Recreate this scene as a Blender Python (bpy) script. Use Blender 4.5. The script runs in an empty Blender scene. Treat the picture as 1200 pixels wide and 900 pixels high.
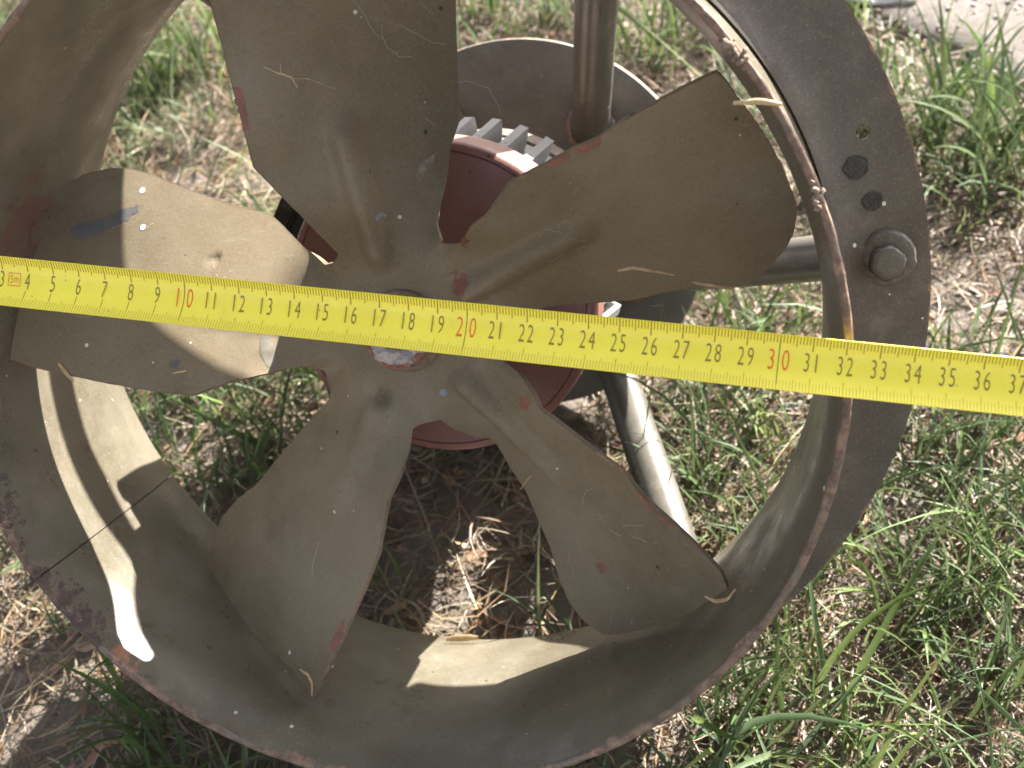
import bpy, bmesh, math, random
import numpy as np
from mathutils import Vector, Matrix, noise
from mathutils.geometry import delaunay_2d_cdt

random.seed(7)
rng = np.random.default_rng(11)
PI = math.pi
CM = 0.01

# ------------------------------------------------------------------ camera, sky, sun, exposure
SC = bpy.context.scene
COL = SC.collection
TILT = math.radians(60)                       # the fan leans back: its axis points 30 degrees up
ROOT_M = Matrix.Rotation(TILT, 4, 'X')
BASE = Vector((0, -19.8, -11.1))              # the lowest point of the flange, in fan centimetres


def W(p):
    """fan centimetres -> world metres"""
    return ROOT_M @ ((Vector(p) - BASE) * CM)


CAM_R = [(0.975687, -0.031465, -0.216896), (-0.035687, 0.953625, -0.298874), (0.216241, 0.299348, 0.929317)]
CAM_P = (14.0697, 11.6664, 36.6635)
cam_data = bpy.data.cameras.new('camera')
cam = bpy.data.objects.new('camera', cam_data)
COL.objects.link(cam)
rf = Matrix(CAM_R).transposed().to_4x4()      # camera axes as columns, fan frame
mw = ROOT_M @ rf
mw.translation = W(CAM_P)
cam.matrix_world = mw
cam_data.sensor_fit = 'HORIZONTAL'
cam_data.sensor_width = 36
cam_data.lens = 1395.16 * 36 / 1200
cam_data.clip_start = 0.02
cam_data.clip_end = 100
cam_data.dof.use_dof = True
cam_data.dof.focus_distance = 0.44
cam_data.dof.aperture_fstop = 15
SC.camera = cam

SUN_AZ, SUN_BEHIND = math.radians(61.5), math.radians(20)
SUN_DIR_FAN = Vector((math.cos(SUN_AZ) * math.cos(SUN_BEHIND), math.sin(SUN_AZ) * math.cos(SUN_BEHIND), -math.sin(SUN_BEHIND)))     # towards the sun, fan frame
SUN_DIR = (ROOT_M.to_3x3() @ SUN_DIR_FAN).normalized()
world = bpy.data.worlds.new('World')
SC.world = world
world.use_nodes = True
wn = world.node_tree
bg = wn.nodes['Background']
sky = wn.nodes.new('ShaderNodeTexSky')
sky.sky_type = 'NISHITA'
sky.sun_disc = False
sky.sun_elevation = math.asin(SUN_DIR.z)
sky.sun_rotation = math.atan2(SUN_DIR.x, SUN_DIR.y)
sky.air_density = 1.0
sky.dust_density = 4.0
hsv = wn.nodes.new('ShaderNodeHueSaturation')
hsv.inputs['Saturation'].default_value = 0.45
wn.links.new(sky.outputs['Color'], hsv.inputs['Color'])
wn.links.new(hsv.outputs['Color'], bg.inputs['Color'])
bg.inputs['Strength'].default_value = 0.066
sun_data = bpy.data.lights.new('sun', 'SUN')
sun_data.energy = 5.0
sun_data.angle = math.radians(0.45)
sun_data.color = (1.0, 0.965, 0.90)
sun = bpy.data.objects.new('sun', sun_data)
COL.objects.link(sun)
sun.rotation_euler = SUN_DIR.to_track_quat('Z', 'Y').to_euler()
sun.location = SUN_DIR * 3
SC.view_settings.view_transform = 'Standard'
SC.view_settings.look = 'None'
SC.view_settings.exposure = 2.5
SC.view_settings.gamma = 1
SC.cycles.max_bounces = 8
SC.cycles.diffuse_bounces = 5
SC.cycles.use_denoising = True

# ------------------------------------------------------------------ materials


class NT:
    def __init__(s, name):
        s.m = bpy.data.materials.new(name)
        s.m.use_nodes = True
        s.t = s.m.node_tree
        s.b = s.t.nodes['Principled BSDF']
        s.tc = s.n('ShaderNodeTexCoord')

    def n(s, typ, **kw):
        nd = s.t.nodes.new(typ)
        for k, v in kw.items():
            setattr(nd, k, v)
        return nd

    def l(s, a, b):
        s.t.links.new(a, b)

    def noise(s, scale, detail=4, rough=0.55, dist=0.0, vec=None):
        nd = s.n('ShaderNodeTexNoise')
        nd.inputs['Scale'].default_value = scale
        nd.inputs['Detail'].default_value = detail
        nd.inputs['Roughness'].default_value = rough
        nd.inputs['Distortion'].default_value = dist
        s.l(vec or s.tc.outputs['Object'], nd.inputs['Vector'])
        return nd.outputs['Fac']

    def ramp(s, fac, a, b, lo=0.0, hi=1.0):
        nd = s.n('ShaderNodeMapRange')
        nd.interpolation_type = 'SMOOTHSTEP'
        nd.inputs['From Min'].default_value = a
        nd.inputs['From Max'].default_value = b
        nd.inputs['To Min'].default_value = lo
        nd.inputs['To Max'].default_value = hi
        s.l(fac, nd.inputs['Value'])
        return nd.outputs['Result']

    def math(s, op, a, b=None):
        nd = s.n('ShaderNodeMath', operation=op)
        for i, v in enumerate((a, b)):
            if v is None:
                continue
            if isinstance(v, (int, float)):
                nd.inputs[i].default_value = v
            else:
                s.l(v, nd.inputs[i])
        return nd.outputs[0]

    def mix(s, fac, a, b):
        nd = s.n('ShaderNodeMix', data_type='RGBA')
        if isinstance(fac, (int, float)):
            nd.inputs[0].default_value = fac
        else:
            s.l(fac, nd.inputs[0])
        for i, v in ((6, a), (7, b)):
            if isinstance(v, tuple):
                nd.inputs[i].default_value = (*v, 1)
            else:
                s.l(v, nd.inputs[i])
        return nd.outputs[2]

    def attr(s, name):
        nd = s.n('ShaderNodeAttribute')
        nd.attribute_name = name
        return nd.outputs['Fac']

    def near(s, pos, rad):
        """1 inside a ball round a place on the object, falling to 0 at its edge"""
        nd = s.n('ShaderNodeVectorMath', operation='DISTANCE')
        s.l(s.tc.outputs['Object'], nd.inputs[0])
        nd.inputs[1].default_value = pos
        return s.ramp(nd.outputs['Value'], 0.0, rad, 1.0, 0.0)

    def spots(s, scale, size, keep=0.5):
        """scattered small specks"""
        v = s.n('ShaderNodeTexVoronoi')
        v.inputs['Scale'].default_value = scale
        s.l(s.tc.outputs['Object'], v.inputs['Vector'])
        d = s.ramp(v.outputs['Distance'], size * 0.6, size, 1.0, 0.0)
        sx = s.n('ShaderNodeSeparateColor')
        s.l(v.outputs['Color'], sx.inputs[0])
        return s.math('MULTIPLY', d, s.math('GREATER_THAN', sx.outputs[0], keep))

    def bump(s, h, strength, dist):
        nd = s.n('ShaderNodeBump')
        nd.inputs['Strength'].default_value = strength
        nd.inputs['Distance'].default_value = dist
        s.l(h, nd.inputs['Height'])
        s.l(nd.outputs['Normal'], s.b.inputs['Normal'])
        return nd


def fan(p):
    """place in fan centimetres -> the object space of fan parts"""
    return tuple((Vector(p) - BASE) * CM)


def paint(name, c1, c2, rough=0.48, dust=0.25, dustc=(0.24, 0.205, 0.16), rustw=0.0, primer=None, stains=(), specks=0.93, spec=0.5, bump=0.12):
    m = NT(name)
    col = m.mix(m.ramp(m.noise(14, 5, 0.6), 0.35, 0.65), c1, c2)
    d = m.math('MULTIPLY', m.ramp(m.noise(9, 8, 0.68, 0.6), 0.44, 0.72), dust)
    col = m.mix(d, col, dustc)
    fine = m.noise(900, 5, 0.75)
    col = m.mix(m.ramp(fine, 0.52, 0.72, 0, 0.30), col, (0.33, 0.29, 0.23))
    col = m.mix(m.ramp(fine, 0.46, 0.30, 0, 0.35), col, (0.03, 0.026, 0.02))
    col = m.mix(m.ramp(m.noise(55, 7, 0.72), 0.50, 0.72, 0, 0.22), col, (0.25, 0.215, 0.165))
    col = m.mix(m.ramp(m.noise(31, 6, 0.7, 0.8), 0.42, 0.28, 0, 0.12), col, (0.045, 0.038, 0.028))
    # long faint scratches and drip marks
    mp = m.n('ShaderNodeMapping')
    mp.inputs['Scale'].default_value = (1, 9, 2)
    mp.inputs['Rotation'].default_value = (0.2, 0.1, 0.5)
    m.l(m.tc.outputs['Object'], mp.inputs['Vector'])
    col = m.mix(m.ramp(m.noise(40, 6, 0.7, 0.4, mp.outputs[0]), 0.63, 0.74, 0, 0.14), col, (0.36, 0.33, 0.29))
    reach = None
    for pos, rad, c, amt in stains:
        if amt > 0.9:                          # rust that has crept further in from the rim here
            q = m.math('MULTIPLY', m.near(pos, rad), m.ramp(m.noise(120, 8, 0.8), 0.42, 0.58, 0, 1.9))
            reach = q if reach is None else m.math('MAXIMUM', reach, q)
            continue
        k = m.math('MULTIPLY', m.near(pos, rad), m.ramp(m.noise(70, 5, 0.7), 0.35, 0.6))
        col = m.mix(m.math('MULTIPLY', m.ramp(k, 0.15, 0.45), amt), col, c)
    sp = m.math('MAXIMUM', m.spots(95, 0.10, specks), m.spots(230, 0.12, 0.965))
    col = m.mix(sp, col, (0.55, 0.52, 0.46))
    sp2 = m.spots(120, 0.13, 0.90)
    col = m.mix(m.math('MULTIPLY', sp2, 0.75), col, (0.02, 0.017, 0.014))
    rgh = m.ramp(m.noise(60, 4, 0.6), 0.3, 0.7, rough - 0.08, rough + 0.12)
    h = m.math('ADD', m.math('ADD', m.math('MULTIPLY', m.noise(160, 3, 0.5), 0.4), m.math('MULTIPLY', m.noise(1100, 3, 0.6), 0.35)), m.math('MULTIPLY', m.math('SUBTRACT', sp, sp2), 0.7))
    if rustw:
        e = m.attr('edge')                     # centimetres from the rim
        wd = m.math('MULTIPLY', m.ramp(m.noise(45, 8, 0.8), 0.38, 0.70), rustw)
        if reach is not None:
            wd = m.math('ADD', wd, reach)
        r = m.math('SUBTRACT', wd, e)
        k = m.ramp(r, -0.04, 0.06)
        rc = m.mix(m.ramp(m.noise(230, 5, 0.7), 0.35, 0.65), (0.225, 0.145, 0.100), (0.105, 0.066, 0.048))
        rc = m.mix(m.ramp(m.noise(90, 6, 0.7), 0.52, 0.66), rc, (0.30, 0.19, 0.13))
        rc = m.mix(m.ramp(m.noise(60, 4, 0.6), 0.64, 0.74), rc, (0.24, 0.10, 0.05))
        if reach is not None:
            rc = m.mix(m.ramp(reach, 0.05, 0.3), rc, m.mix(m.ramp(m.noise(300, 5, 0.7), 0.4, 0.6), (0.085, 0.055, 0.047), (0.05, 0.034, 0.03)))
        if primer:
            rc = m.mix(m.ramp(m.noise(33, 3, 0.6), 0.56, 0.62), rc, primer)
        col = m.mix(k, col, rc)
        rgh = m.math('MAXIMUM', rgh, m.math('MULTIPLY', k, 0.9))
        h = m.math('ADD', h, m.math('MULTIPLY', k, m.math('MULTIPLY', m.noise(500, 4, 0.7), 1.5)))
    m.l(col, m.b.inputs['Base Color'])
    m.l(rgh, m.b.inputs['Roughness'])
    m.b.inputs['Specular IOR Level'].default_value = spec
    m.bump(h, bump, 0.0015)
    return m.m


OL1, OL2 = (0.142, 0.110, 0.064), (0.192, 0.150, 0.094)
M = {}
M['ring'] = paint('ring_paint', (0.088, 0.075, 0.050), (0.114, 0.098, 0.070), 0.33, 0.22, spec=0.75, rustw=0.42,
                  stains=[(fan((-15.4, 4.6, -4.9)), 0.03, (0.11, 0.045, 0.04), 0.7),
                          (fan((-15.0, -5.8, -0.2)), 0.028, (0.08, 0.045, 0.035), 0.95),
                          (fan((-12.3, -10.3, -0.2)), 0.03, (0.09, 0.05, 0.04), 0.95),
                          (fan((-10.4, -12.2, -0.2)), 0.013, (0.36, 0.16, 0.10), 0.8)])
M['flange'] = paint('shaded_flange_paint', (0.060, 0.045, 0.033), (0.086, 0.066, 0.049), 0.48, 0.18, rustw=0.16, primer=(0.27, 0.12, 0.09), specks=0.9)  # same paint as the other parts, shade put into a darker base colour
M['blade'] = paint('blade_paint', OL1, OL2, 0.62, 0.45, spec=0.28, dustc=(0.24, 0.205, 0.155), rustw=0.06, primer=(0.36, 0.14, 0.10))
M['plate'] = paint('plate_paint', (0.088, 0.080, 0.064), (0.115, 0.104, 0.086), 0.55, 0.5, dustc=(0.20, 0.18, 0.15), rustw=0.08)
M['tube'] = paint('tube_paint', (0.072, 0.066, 0.055), (0.098, 0.090, 0.077), 0.34, 0.15, dustc=(0.26, 0.23, 0.19))
M['bolt'] = paint('bolt_paint', (0.062, 0.05, 0.043), (0.10, 0.082, 0.072), 0.45, 0.4)
M['bell'] = paint('primer_red', (0.215, 0.092, 0.076), (0.26, 0.118, 0.098), 0.42, 0.2, dustc=(0.38, 0.22, 0.18), specks=0.97)
M['dark'] = paint('dark_enamel', (0.018, 0.017, 0.014), (0.028, 0.026, 0.021), 0.4, 0.12)
M['alu'] = paint('cast_aluminium', (0.15, 0.15, 0.155), (0.21, 0.21, 0.215), 0.6, 0.35, dustc=(0.19, 0.175, 0.16), bump=0.5)


def plain(name, c, rough=0.6, c2=None, scale=60, bump=0.0, spec=0.4):
    m = NT(name)
    if c2:
        m.l(m.mix(m.ramp(m.noise(scale, 5, 0.65), 0.35, 0.65), c, c2), m.b.inputs['Base Color'])
    else:
        m.b.inputs['Base Color'].default_value = (*c, 1)
    m.b.inputs['Roughness'].default_value = rough
    m.b.inputs['Specular IOR Level'].default_value = spec
    if bump:
        m.bump(m.noise(scale * 4, 4, 0.6), bump, 0.002)
    return m.m


M['red'] = plain('red_primer_chip', (0.27, 0.10, 0.072), 0.6, (0.15, 0.085, 0.06), 260, 0.2)
M['blue'] = plain('blue_grey_paint', (0.092, 0.096, 0.106), 0.5, (0.118, 0.112, 0.105), 200)
M['bluegrey'] = plain('pale_blue_paint', (0.22, 0.25, 0.30), 0.5, (0.14, 0.16, 0.2), 500)
M['white'] = plain('white_paint_fleck', (0.68, 0.66, 0.62), 0.6)
M['pale'] = plain('pale_scraped_paint', (0.25, 0.215, 0.16), 0.6, (0.13, 0.11, 0.08), 260)
M['bare'] = plain('worn_paint', (0.15, 0.13, 0.10), 0.4, (0.19, 0.17, 0.14), 300)
M['rust'] = plain('rust_spot', (0.26, 0.12, 0.06), 0.85, (0.10, 0.06, 0.04), 500, 0.4)
M['black_spot'] = plain('black_rubber_residue', (0.040, 0.040, 0.035), 0.55, (0.085, 0.08, 0.07), 700, 1.0)
M['nut'] = plain('chipped_nut_paint', (0.46, 0.38, 0.35), 0.5, (0.20, 0.19, 0.20), 230, 0.5)
M['nut_red'] = plain('red_chips_on_nut', (0.22, 0.07, 0.05), 0.6, (0.33, 0.17, 0.14), 400, 0.3)
M['straw'] = plain('dry_straw', (0.36, 0.24, 0.12), 0.6, (0.50, 0.37, 0.21), 300)
M['twig'] = plain('dry_twig', (0.30, 0.22, 0.12), 0.75, (0.42, 0.33, 0.20), 300)
M['web'] = plain('cobweb', (0.50, 0.48, 0.43), 0.8)
M['whiteweb'] = plain('white_thread', (0.80, 0.80, 0.80), 0.8)
M['dirt'] = plain('dried_dirt', (0.20, 0.14, 0.10), 0.95, (0.33, 0.25, 0.19), 250, 0.8)

# ------------------------------------------------------------------ mesh helpers


def link(o, parent=None):
    COL.objects.link(o)
    if parent is not None:
        o.parent = parent
    return o


def obj(name, me, mat=None, parent=None, smooth=None):
    if mat is not None and not me.materials:
        me.materials.append(mat)
    if smooth is not None:
        me.shade_smooth() if smooth else me.shade_flat()
    return link(bpy.data.objects.new(name, me), parent)


def mesh(name, verts, faces, fancm=True):
    if fancm:
        verts = [fan(v) for v in verts]
    me = bpy.data.meshes.new(name)
    me.from_pydata([tuple(v) for v in verts], [], faces)
    me.update()
    return me


def tag(o, label, cat=None, group=None, kind=None):
    if label:
        o['label'] = label
    if cat:
        o['category'] = cat
    if group:
        o['group'] = group
    if kind:
        o['kind'] = kind
    return o


def sharp(me, deg=35):
    me.shade_smooth()
    me.set_sharp_from_angle(angle=math.radians(deg))
    return me


def lathe(name, prof, n=96, frame=None, jit=None, a0=0.0, a1=2 * PI):
    """profile of (r, z) turned round an axis; frame maps local to fan centimetres"""
    full = abs(a1 - a0 - 2 * PI) < 1e-6
    cols = n if full else n + 1
    vs, fs = [], []
    for i in range(cols):
        a = a0 + (a1 - a0) * i / n
        for j, (r, z) in enumerate(prof):
            dr, dz = jit(a, j) if jit else (0, 0)
            p = Vector(((r + dr) * math.cos(a), (r + dr) * math.sin(a), z + dz))
            vs.append(frame @ p if frame else p)
    k = len(prof)
    for i in range(n):
        i2 = (i + 1) % cols
        for j in range(k - 1):
            fs.append((i * k + j, i2 * k + j, i2 * k + j + 1, i * k + j + 1))
    me = mesh(name, vs, fs)
    bm = bmesh.new()
    bm.from_mesh(me)
    bmesh.ops.remove_doubles(bm, verts=bm.verts, dist=1e-6)
    bmesh.ops.recalc_face_normals(bm, faces=bm.faces)
    bm.to_mesh(me)
    bm.free()
    return me


def tube(name, pts, rad, seg=16, caps=True, fancm=True, flat=1.0):
    """tube through points; rad is a number or one per point"""
    pts = [Vector(p) for p in pts]
    n = len(pts)
    rr = rad if isinstance(rad, (list, tuple)) else [rad] * n
    vs, fs = [], []
    up = Vector((0.13, 0.22, 0.96))
    t0 = (pts[1] - pts[0]).normalized()
    side = t0.cross(up)
    if side.length < 0.1:
        side = t0.cross(Vector((1, 0, 0)))
    side.normalize()
    for i, p in enumerate(pts):
        t = (pts[min(i + 1, n - 1)] - pts[max(i - 1, 0)]).normalized()
        side = (side - t * side.dot(t)).normalized()
        b = t.cross(side)
        for k in range(seg):
            a = 2 * PI * k / seg
            vs.append(p + (side * math.cos(a) + b * math.sin(a) * flat) * rr[i])
    for i in range(n - 1):
        for k in range(seg):
            k2 = (k + 1) % seg
            fs.append((i * seg + k, i * seg + k2, (i + 1) * seg + k2, (i + 1) * seg + k))
    if caps:
        fs.append(tuple(range(seg - 1, -1, -1)))
        fs.append(tuple((n - 1) * seg + k for k in range(seg)))
    return mesh(name, vs, fs, fancm)


def inpoly(x, y, poly):
    c = False
    j = len(poly) - 1
    for i in range(len(poly)):
        xi, yi = poly[i]
        xj, yj = poly[j]
        if (yi > y) != (yj > y) and x < (xj - xi) * (y - yi) / (yj - yi) + xi:
            c = not c
        j = i
    return c


def segdist(px, py, ax, ay, bx, by):
    dx, dy = bx - ax, by - ay
    t = max(0, min(1, ((px - ax) * dx + (py - ay) * dy) / (dx * dx + dy * dy + 1e-12)))
    return math.hypot(px - ax - t * dx, py - ay - t * dy)


def resample(poly, step, closed=True):
    out = []
    n = len(poly)
    for i in range(n if closed else n - 1):
        a, b = poly[i], poly[(i + 1) % n]
        L = math.hypot(b[0] - a[0], b[1] - a[1])
        k = max(1, int(round(L / step)))
        for j in range(k):
            out.append((a[0] + (b[0] - a[0]) * j / k, a[1] + (b[1] - a[1]) * j / k))
    return out


def sheet(name, loops, zfun, thick, step=0.3, edge_loops=None, front_only=False, rough_edge=0.0):
    """A metal sheet: loops[0] is the outline, the rest are holes (fan xy, cm). zfun(x, y) is its front face.
    Normals follow the formed surface; the cut edges stay crisp. Stores the distance to the rim as 'edge'."""
    P, E, segs = [], [], []
    for li, lp in enumerate(loops):
        s = len(P)
        P += lp
        E += [(s + i, s + (i + 1) % len(lp)) for i in range(len(lp))]
        if edge_loops is None or li in edge_loops:
            segs += [(lp[i], lp[(i + 1) % len(lp)]) for i in range(len(lp))]
    xs = [p[0] for p in loops[0]]
    ys = [p[1] for p in loops[0]]
    allseg = [(lp[i], lp[(i + 1) % len(lp)]) for lp in loops for i in range(len(lp))]
    A = np.array([a for a, b in allseg])
    Bv = np.array([b for a, b in allseg])
    S = np.array([a for a, b in segs])
    Sb = np.array([b for a, b in segs])

    def dmin(x, y, A, Bv):
        d = Bv - A
        q = np.array((x, y)) - A
        t = np.clip((q * d).sum(1) / ((d * d).sum(1) + 1e-12), 0, 1)
        r = q - d * t[:, None]
        return float(np.sqrt((r * r).sum(1).min()))
    y = min(ys) + step * 0.5
    row = 0
    while y < max(ys):
        x = min(xs) + (step * 0.5 if row % 2 else 0)
        while x < max(xs):
            if inpoly(x, y, loops[0]) and not any(inpoly(x, y, h) for h in loops[1:]) and dmin(x, y, A, Bv) > step * 0.45:
                P.append((x, y))
            x += step
        y += step * 0.87
        row += 1
    res = delaunay_2d_cdt([Vector(p) for p in P], E, [], 0, 1e-5)
    V, _, F = res[0], res[1], res[2]
    tris = []
    for f in F:
        cx = sum(V[i].x for i in f) / 3
        cy = sum(V[i].y for i in f) / 3
        if inpoly(cx, cy, loops[0]) and not any(inpoly(cx, cy, h) for h in loops[1:]):
            a, b, c = (V[i] for i in f)
            if (b - a).cross(c - a) < 0:
                f = f[::-1]
            tris.append(tuple(f))
    e = 0.02
    nrm, top = [], []
    for v in V:
        z = zfun(v.x, v.y)
        zx = (zfun(v.x + e, v.y) - zfun(v.x - e, v.y)) / (2 * e)
        zy = (zfun(v.x, v.y + e) - zfun(v.x, v.y - e)) / (2 * e)
        nn = Vector((-zx, -zy, 1)).normalized()
        nrm.append(nn)
        top.append(Vector((v.x, v.y, z)))
    n = len(V)
    cnt = {}
    for f in tris:
        for i in range(3):
            k = (f[i], f[(i + 1) % 3])
            cnt[k] = cnt.get(k, 0) + 1
    bnd = [k for k in cnt if (k[1], k[0]) not in cnt]
    verts = list(top)
    faces = list(tris)
    ed = [dmin(v.x, v.y, S, Sb) if len(S) else 9.0 for v in V]
    lim = edge_loops is not None
    if not front_only:
        verts += [t - q * thick for t, q in zip(top, nrm)]
        faces += [(f[2] + n, f[1] + n, f[0] + n) for f in tris]
        ed = ed + ed
        faces += [(a, a + n, b + n, b) for a, b in bnd]
    me = mesh(name, verts, faces)
    at = me.attributes.new('edge', 'FLOAT', 'POINT')
    at.data.foreach_set('value', ed)
    nt = len(tris)
    me.shade_smooth()
    ln = [None] * len(me.loops)
    for fi, p in enumerate(me.polygons):
        for li in p.loop_indices:
            vi = me.loops[li].vertex_index
            if fi < nt:
                ln[li] = nrm[vi]
            elif fi < 2 * nt and not front_only:
                ln[li] = -nrm[vi - n]
            else:
                ln[li] = p.normal
    me.normals_split_custom_set([tuple(q) for q in ln])
    return me


def ss(a, b, x):
    t = min(1.0, max(0.0, (x - a) / (b - a)))
    return t * t * (3 - 2 * t)


# ------------------------------------------------------------------ the fan
fan_root = tag(link(bpy.data.objects.new('axial_fan', None)),
               'old olive-brown metal fan with five blades in a round duct leaning on the grass', 'fan')
fan_root.rotation_euler = (TILT, 0, 0)

RI, RO, DEPTH = 16.15, 16.42, 10.8


def wall(z):
    """the duct narrows to a throat and opens again to the flange"""
    q = -z
    return 15.68 + 0.47 * math.exp(-(q / 1.25) ** 1.5) + 0.55 * ss(7.0, 11.1, q) ** 1.6

SEAM = math.radians(-147.2)


def ring_jit(a, j):
    k = 0.03 if j in EDGE_J else 0.0
    v = Vector((math.cos(a) * 9, math.sin(a) * 9, j * 0.7))
    lump = noise.noise(v * 2.5) * k + noise.noise(v * 0.25) * 0.03
    return (lump + noise.noise(v * 5) * k * 0.5, noise.noise(v * 3.1 + Vector((5, 0, 0))) * k)


prof = [(wall(-11.1) + 0.1, -11.1)] + [(wall(z), z) for z in np.linspace(-10.9, -0.4, 30)] + [(wall(-0.2), -0.2), (RI, -0.08), (RI + 0.06, -0.02), (RI + 0.14, 0.0),
        (RO - 0.05, -0.02), (RO, -0.08), (wall(-0.3) + 0.27, -0.3)] + [(wall(z) + 0.27, z) for z in (-0.6, -1, -1.5, -2, -3, -5, -7, -8, -9, -10, -10.8, -11.1)] + [(wall(-11.1) + 0.1, -11.1)]
EDGE_J = set(range(30, 39))
ring_me = lathe('duct_ring', prof, 420, None, ring_jit, SEAM + math.radians(0.075), SEAM + 2 * PI - math.radians(0.075))
zs = np.empty(len(ring_me.vertices) * 3)
ring_me.vertices.foreach_get('co', zs)
zf_ = zs[2::3] / CM + BASE.z
ring_me.attributes.new('edge', 'FLOAT', 'POINT').data.foreach_set('value', np.abs(zf_))
sharp(ring_me, 50)
ring = obj('duct_ring', ring_me, M['ring'], fan_root)
strip = lathe('seam_strip', [(wall(-10) + 0.3, -10.6), (wall(-8) + 0.3, -8), (wall(-3) + 0.29, -3), (wall(-0.4) + 0.29, -0.4), (wall(-0.4) + 0.38, -0.4), (wall(-3) + 0.38, -3), (wall(-8) + 0.4, -8), (wall(-10) + 0.4, -10.6), (wall(-10) + 0.3, -10.6)], 6, None, None, SEAM - 0.03, SEAM + 0.03)
obj('seam_strip', strip, M['dark'], ring)

# flange


def circle(r, n, cx=0.0, cy=0.0, rev=False):
    return [(cx + r * math.cos(2 * PI * i / n), cy + r * math.sin(2 * PI * i / n)) for i in range(n)]


def flange_z(x, y):
    r = math.hypot(x, y)
    return -10.8 + 1.5 * math.exp(-max(0, r - 16.3) / 1.3) + 0.03 * noise.noise(Vector((x * 0.3, y * 0.3, 0)))


HA = math.radians(22.2)
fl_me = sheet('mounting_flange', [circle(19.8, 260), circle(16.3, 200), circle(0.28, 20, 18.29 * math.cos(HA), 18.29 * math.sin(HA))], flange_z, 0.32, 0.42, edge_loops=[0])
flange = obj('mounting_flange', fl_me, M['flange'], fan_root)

# ---- impeller: one stamped star of five blades, each blade its own part
BLADE_MID = {'T': 100.0, 'L': 172.0, 'BL': -116.0, 'LR': -44.0, 'UR': 28.0}
OUTL = {'T': [(-2.22, 3.06), (-1.77, 3.4), (-2.27, 5.27), (-2.79, 6.46), (-3.11, 7.28), (-3.06, 8.64), (-3.05, 9.77), (-3.07, 10.87), (-3.07, 11.77), (-3.1, 13.07), (-3.08, 14.0), (-3.03, 15.05), (-2.7, 15.25), (-1.5, 15.3), (0.0, 15.4), (1.2, 15.5), (2.6, 15.45), (3.4, 15.2), (4.1, 14.6), (4.5, 13.8), (4.6, 12.9), (4.45, 12.3), (4.14, 11.55), (3.89, 10.43), (3.61, 9.07), (3.26, 7.3), (2.75, 6.32), (2.31, 4.85), (2.0, 3.8), (2.25, 3.22), (2.22, 3.06)], 'L': [(-2.22, 3.06), (-1.91, 3.85), (-2.13, 4.86), (-2.47, 6.06), (-2.85, 6.86), (-3.06, 7.32), (-3.13, 8.55), (-3.15, 10.38), (-3.14, 12.3), (-3.08, 14.26), (-3.01, 15.43), (-2.72, 15.48), (-2.09, 15.56), (-1.12, 15.65), (0.81, 15.7), (1.72, 15.63), (2.34, 15.54), (2.8, 15.47), (3.45, 15.17), (3.94, 14.29), (4.23, 13.4), (4.29, 12.56), (4.16, 11.59), (3.75, 10.07), (3.44, 8.69), (3.29, 7.43), (3.19, 6.65), (2.51, 5.43), (2.26, 4.82), (2.03, 3.46), (2.22, 3.06)], 'BL': [(-2.22, 3.06), (-1.9, 3.39), (-2.22, 4.06), (-2.34, 4.81), (-2.35, 5.75), (-2.69, 6.9), (-2.94, 7.73), (-3.04, 9.3), (-3.06, 10.82), (-3.09, 12.83), (-3.03, 14.13), (-3.05, 15.08), (-2.39, 14.94), (-1.52, 14.95), (-0.25, 15.2), (1.2, 15.55), (2.81, 15.47), (3.47, 15.33), (4.25, 14.85), (4.57, 13.84), (4.58, 12.59), (4.25, 11.45), (3.66, 10.25), (3.21, 8.5), (2.41, 5.83), (1.95, 4.66), (2.02, 3.91), (2.22, 3.06)], 'LR': [(-2.22, 3.06), (-2.06, 3.54), (-2.51, 4.44), (-2.54, 5.11), (-2.25, 5.7), (-2.36, 6.2), (-2.57, 7.01), (-2.76, 8.01), (-3.05, 9.29), (-2.86, 10.74), (-2.97, 12.14), (-2.93, 13.29), (-2.83, 14.42), (-2.44, 15.15), (-1.21, 15.27), (-0.01, 15.44), (1.95, 15.58), (3.44, 15.34), (3.98, 15.21), (4.57, 14.67), (4.88, 13.8), (4.76, 12.81), (4.28, 11.72), (3.29, 10.35), (2.71, 9.23), (1.98, 7.92), (1.73, 6.9), (1.21, 5.92), (1.08, 5.43), (1.79, 4.8), (2.02, 4.16), (1.86, 3.41), (2.22, 3.06)], 'UR': [(-2.22, 3.06), (-1.94, 3.94), (-2.25, 4.81), (-2.36, 5.67), (-2.67, 6.4), (-2.99, 7.22), (-2.96, 8.59), (-2.96, 9.73), (-2.85, 10.68), (-2.97, 11.63), (-2.97, 12.83), (-2.95, 14.02), (-2.88, 15.01), (-2.25, 15.12), (-1.17, 15.23), (-0.1, 15.33), (1.13, 15.32), (2.06, 15.22), (2.7, 15.08), (3.47, 14.6), (3.93, 14.08), (4.38, 13.18), (4.61, 12.4), (4.63, 11.86), (4.44, 11.6), (3.83, 10.19), (3.55, 9.09), (3.33, 8.2), (2.92, 7.17), (2.2, 5.75), (1.81, 4.89), (2.22, 3.06)]}
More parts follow.
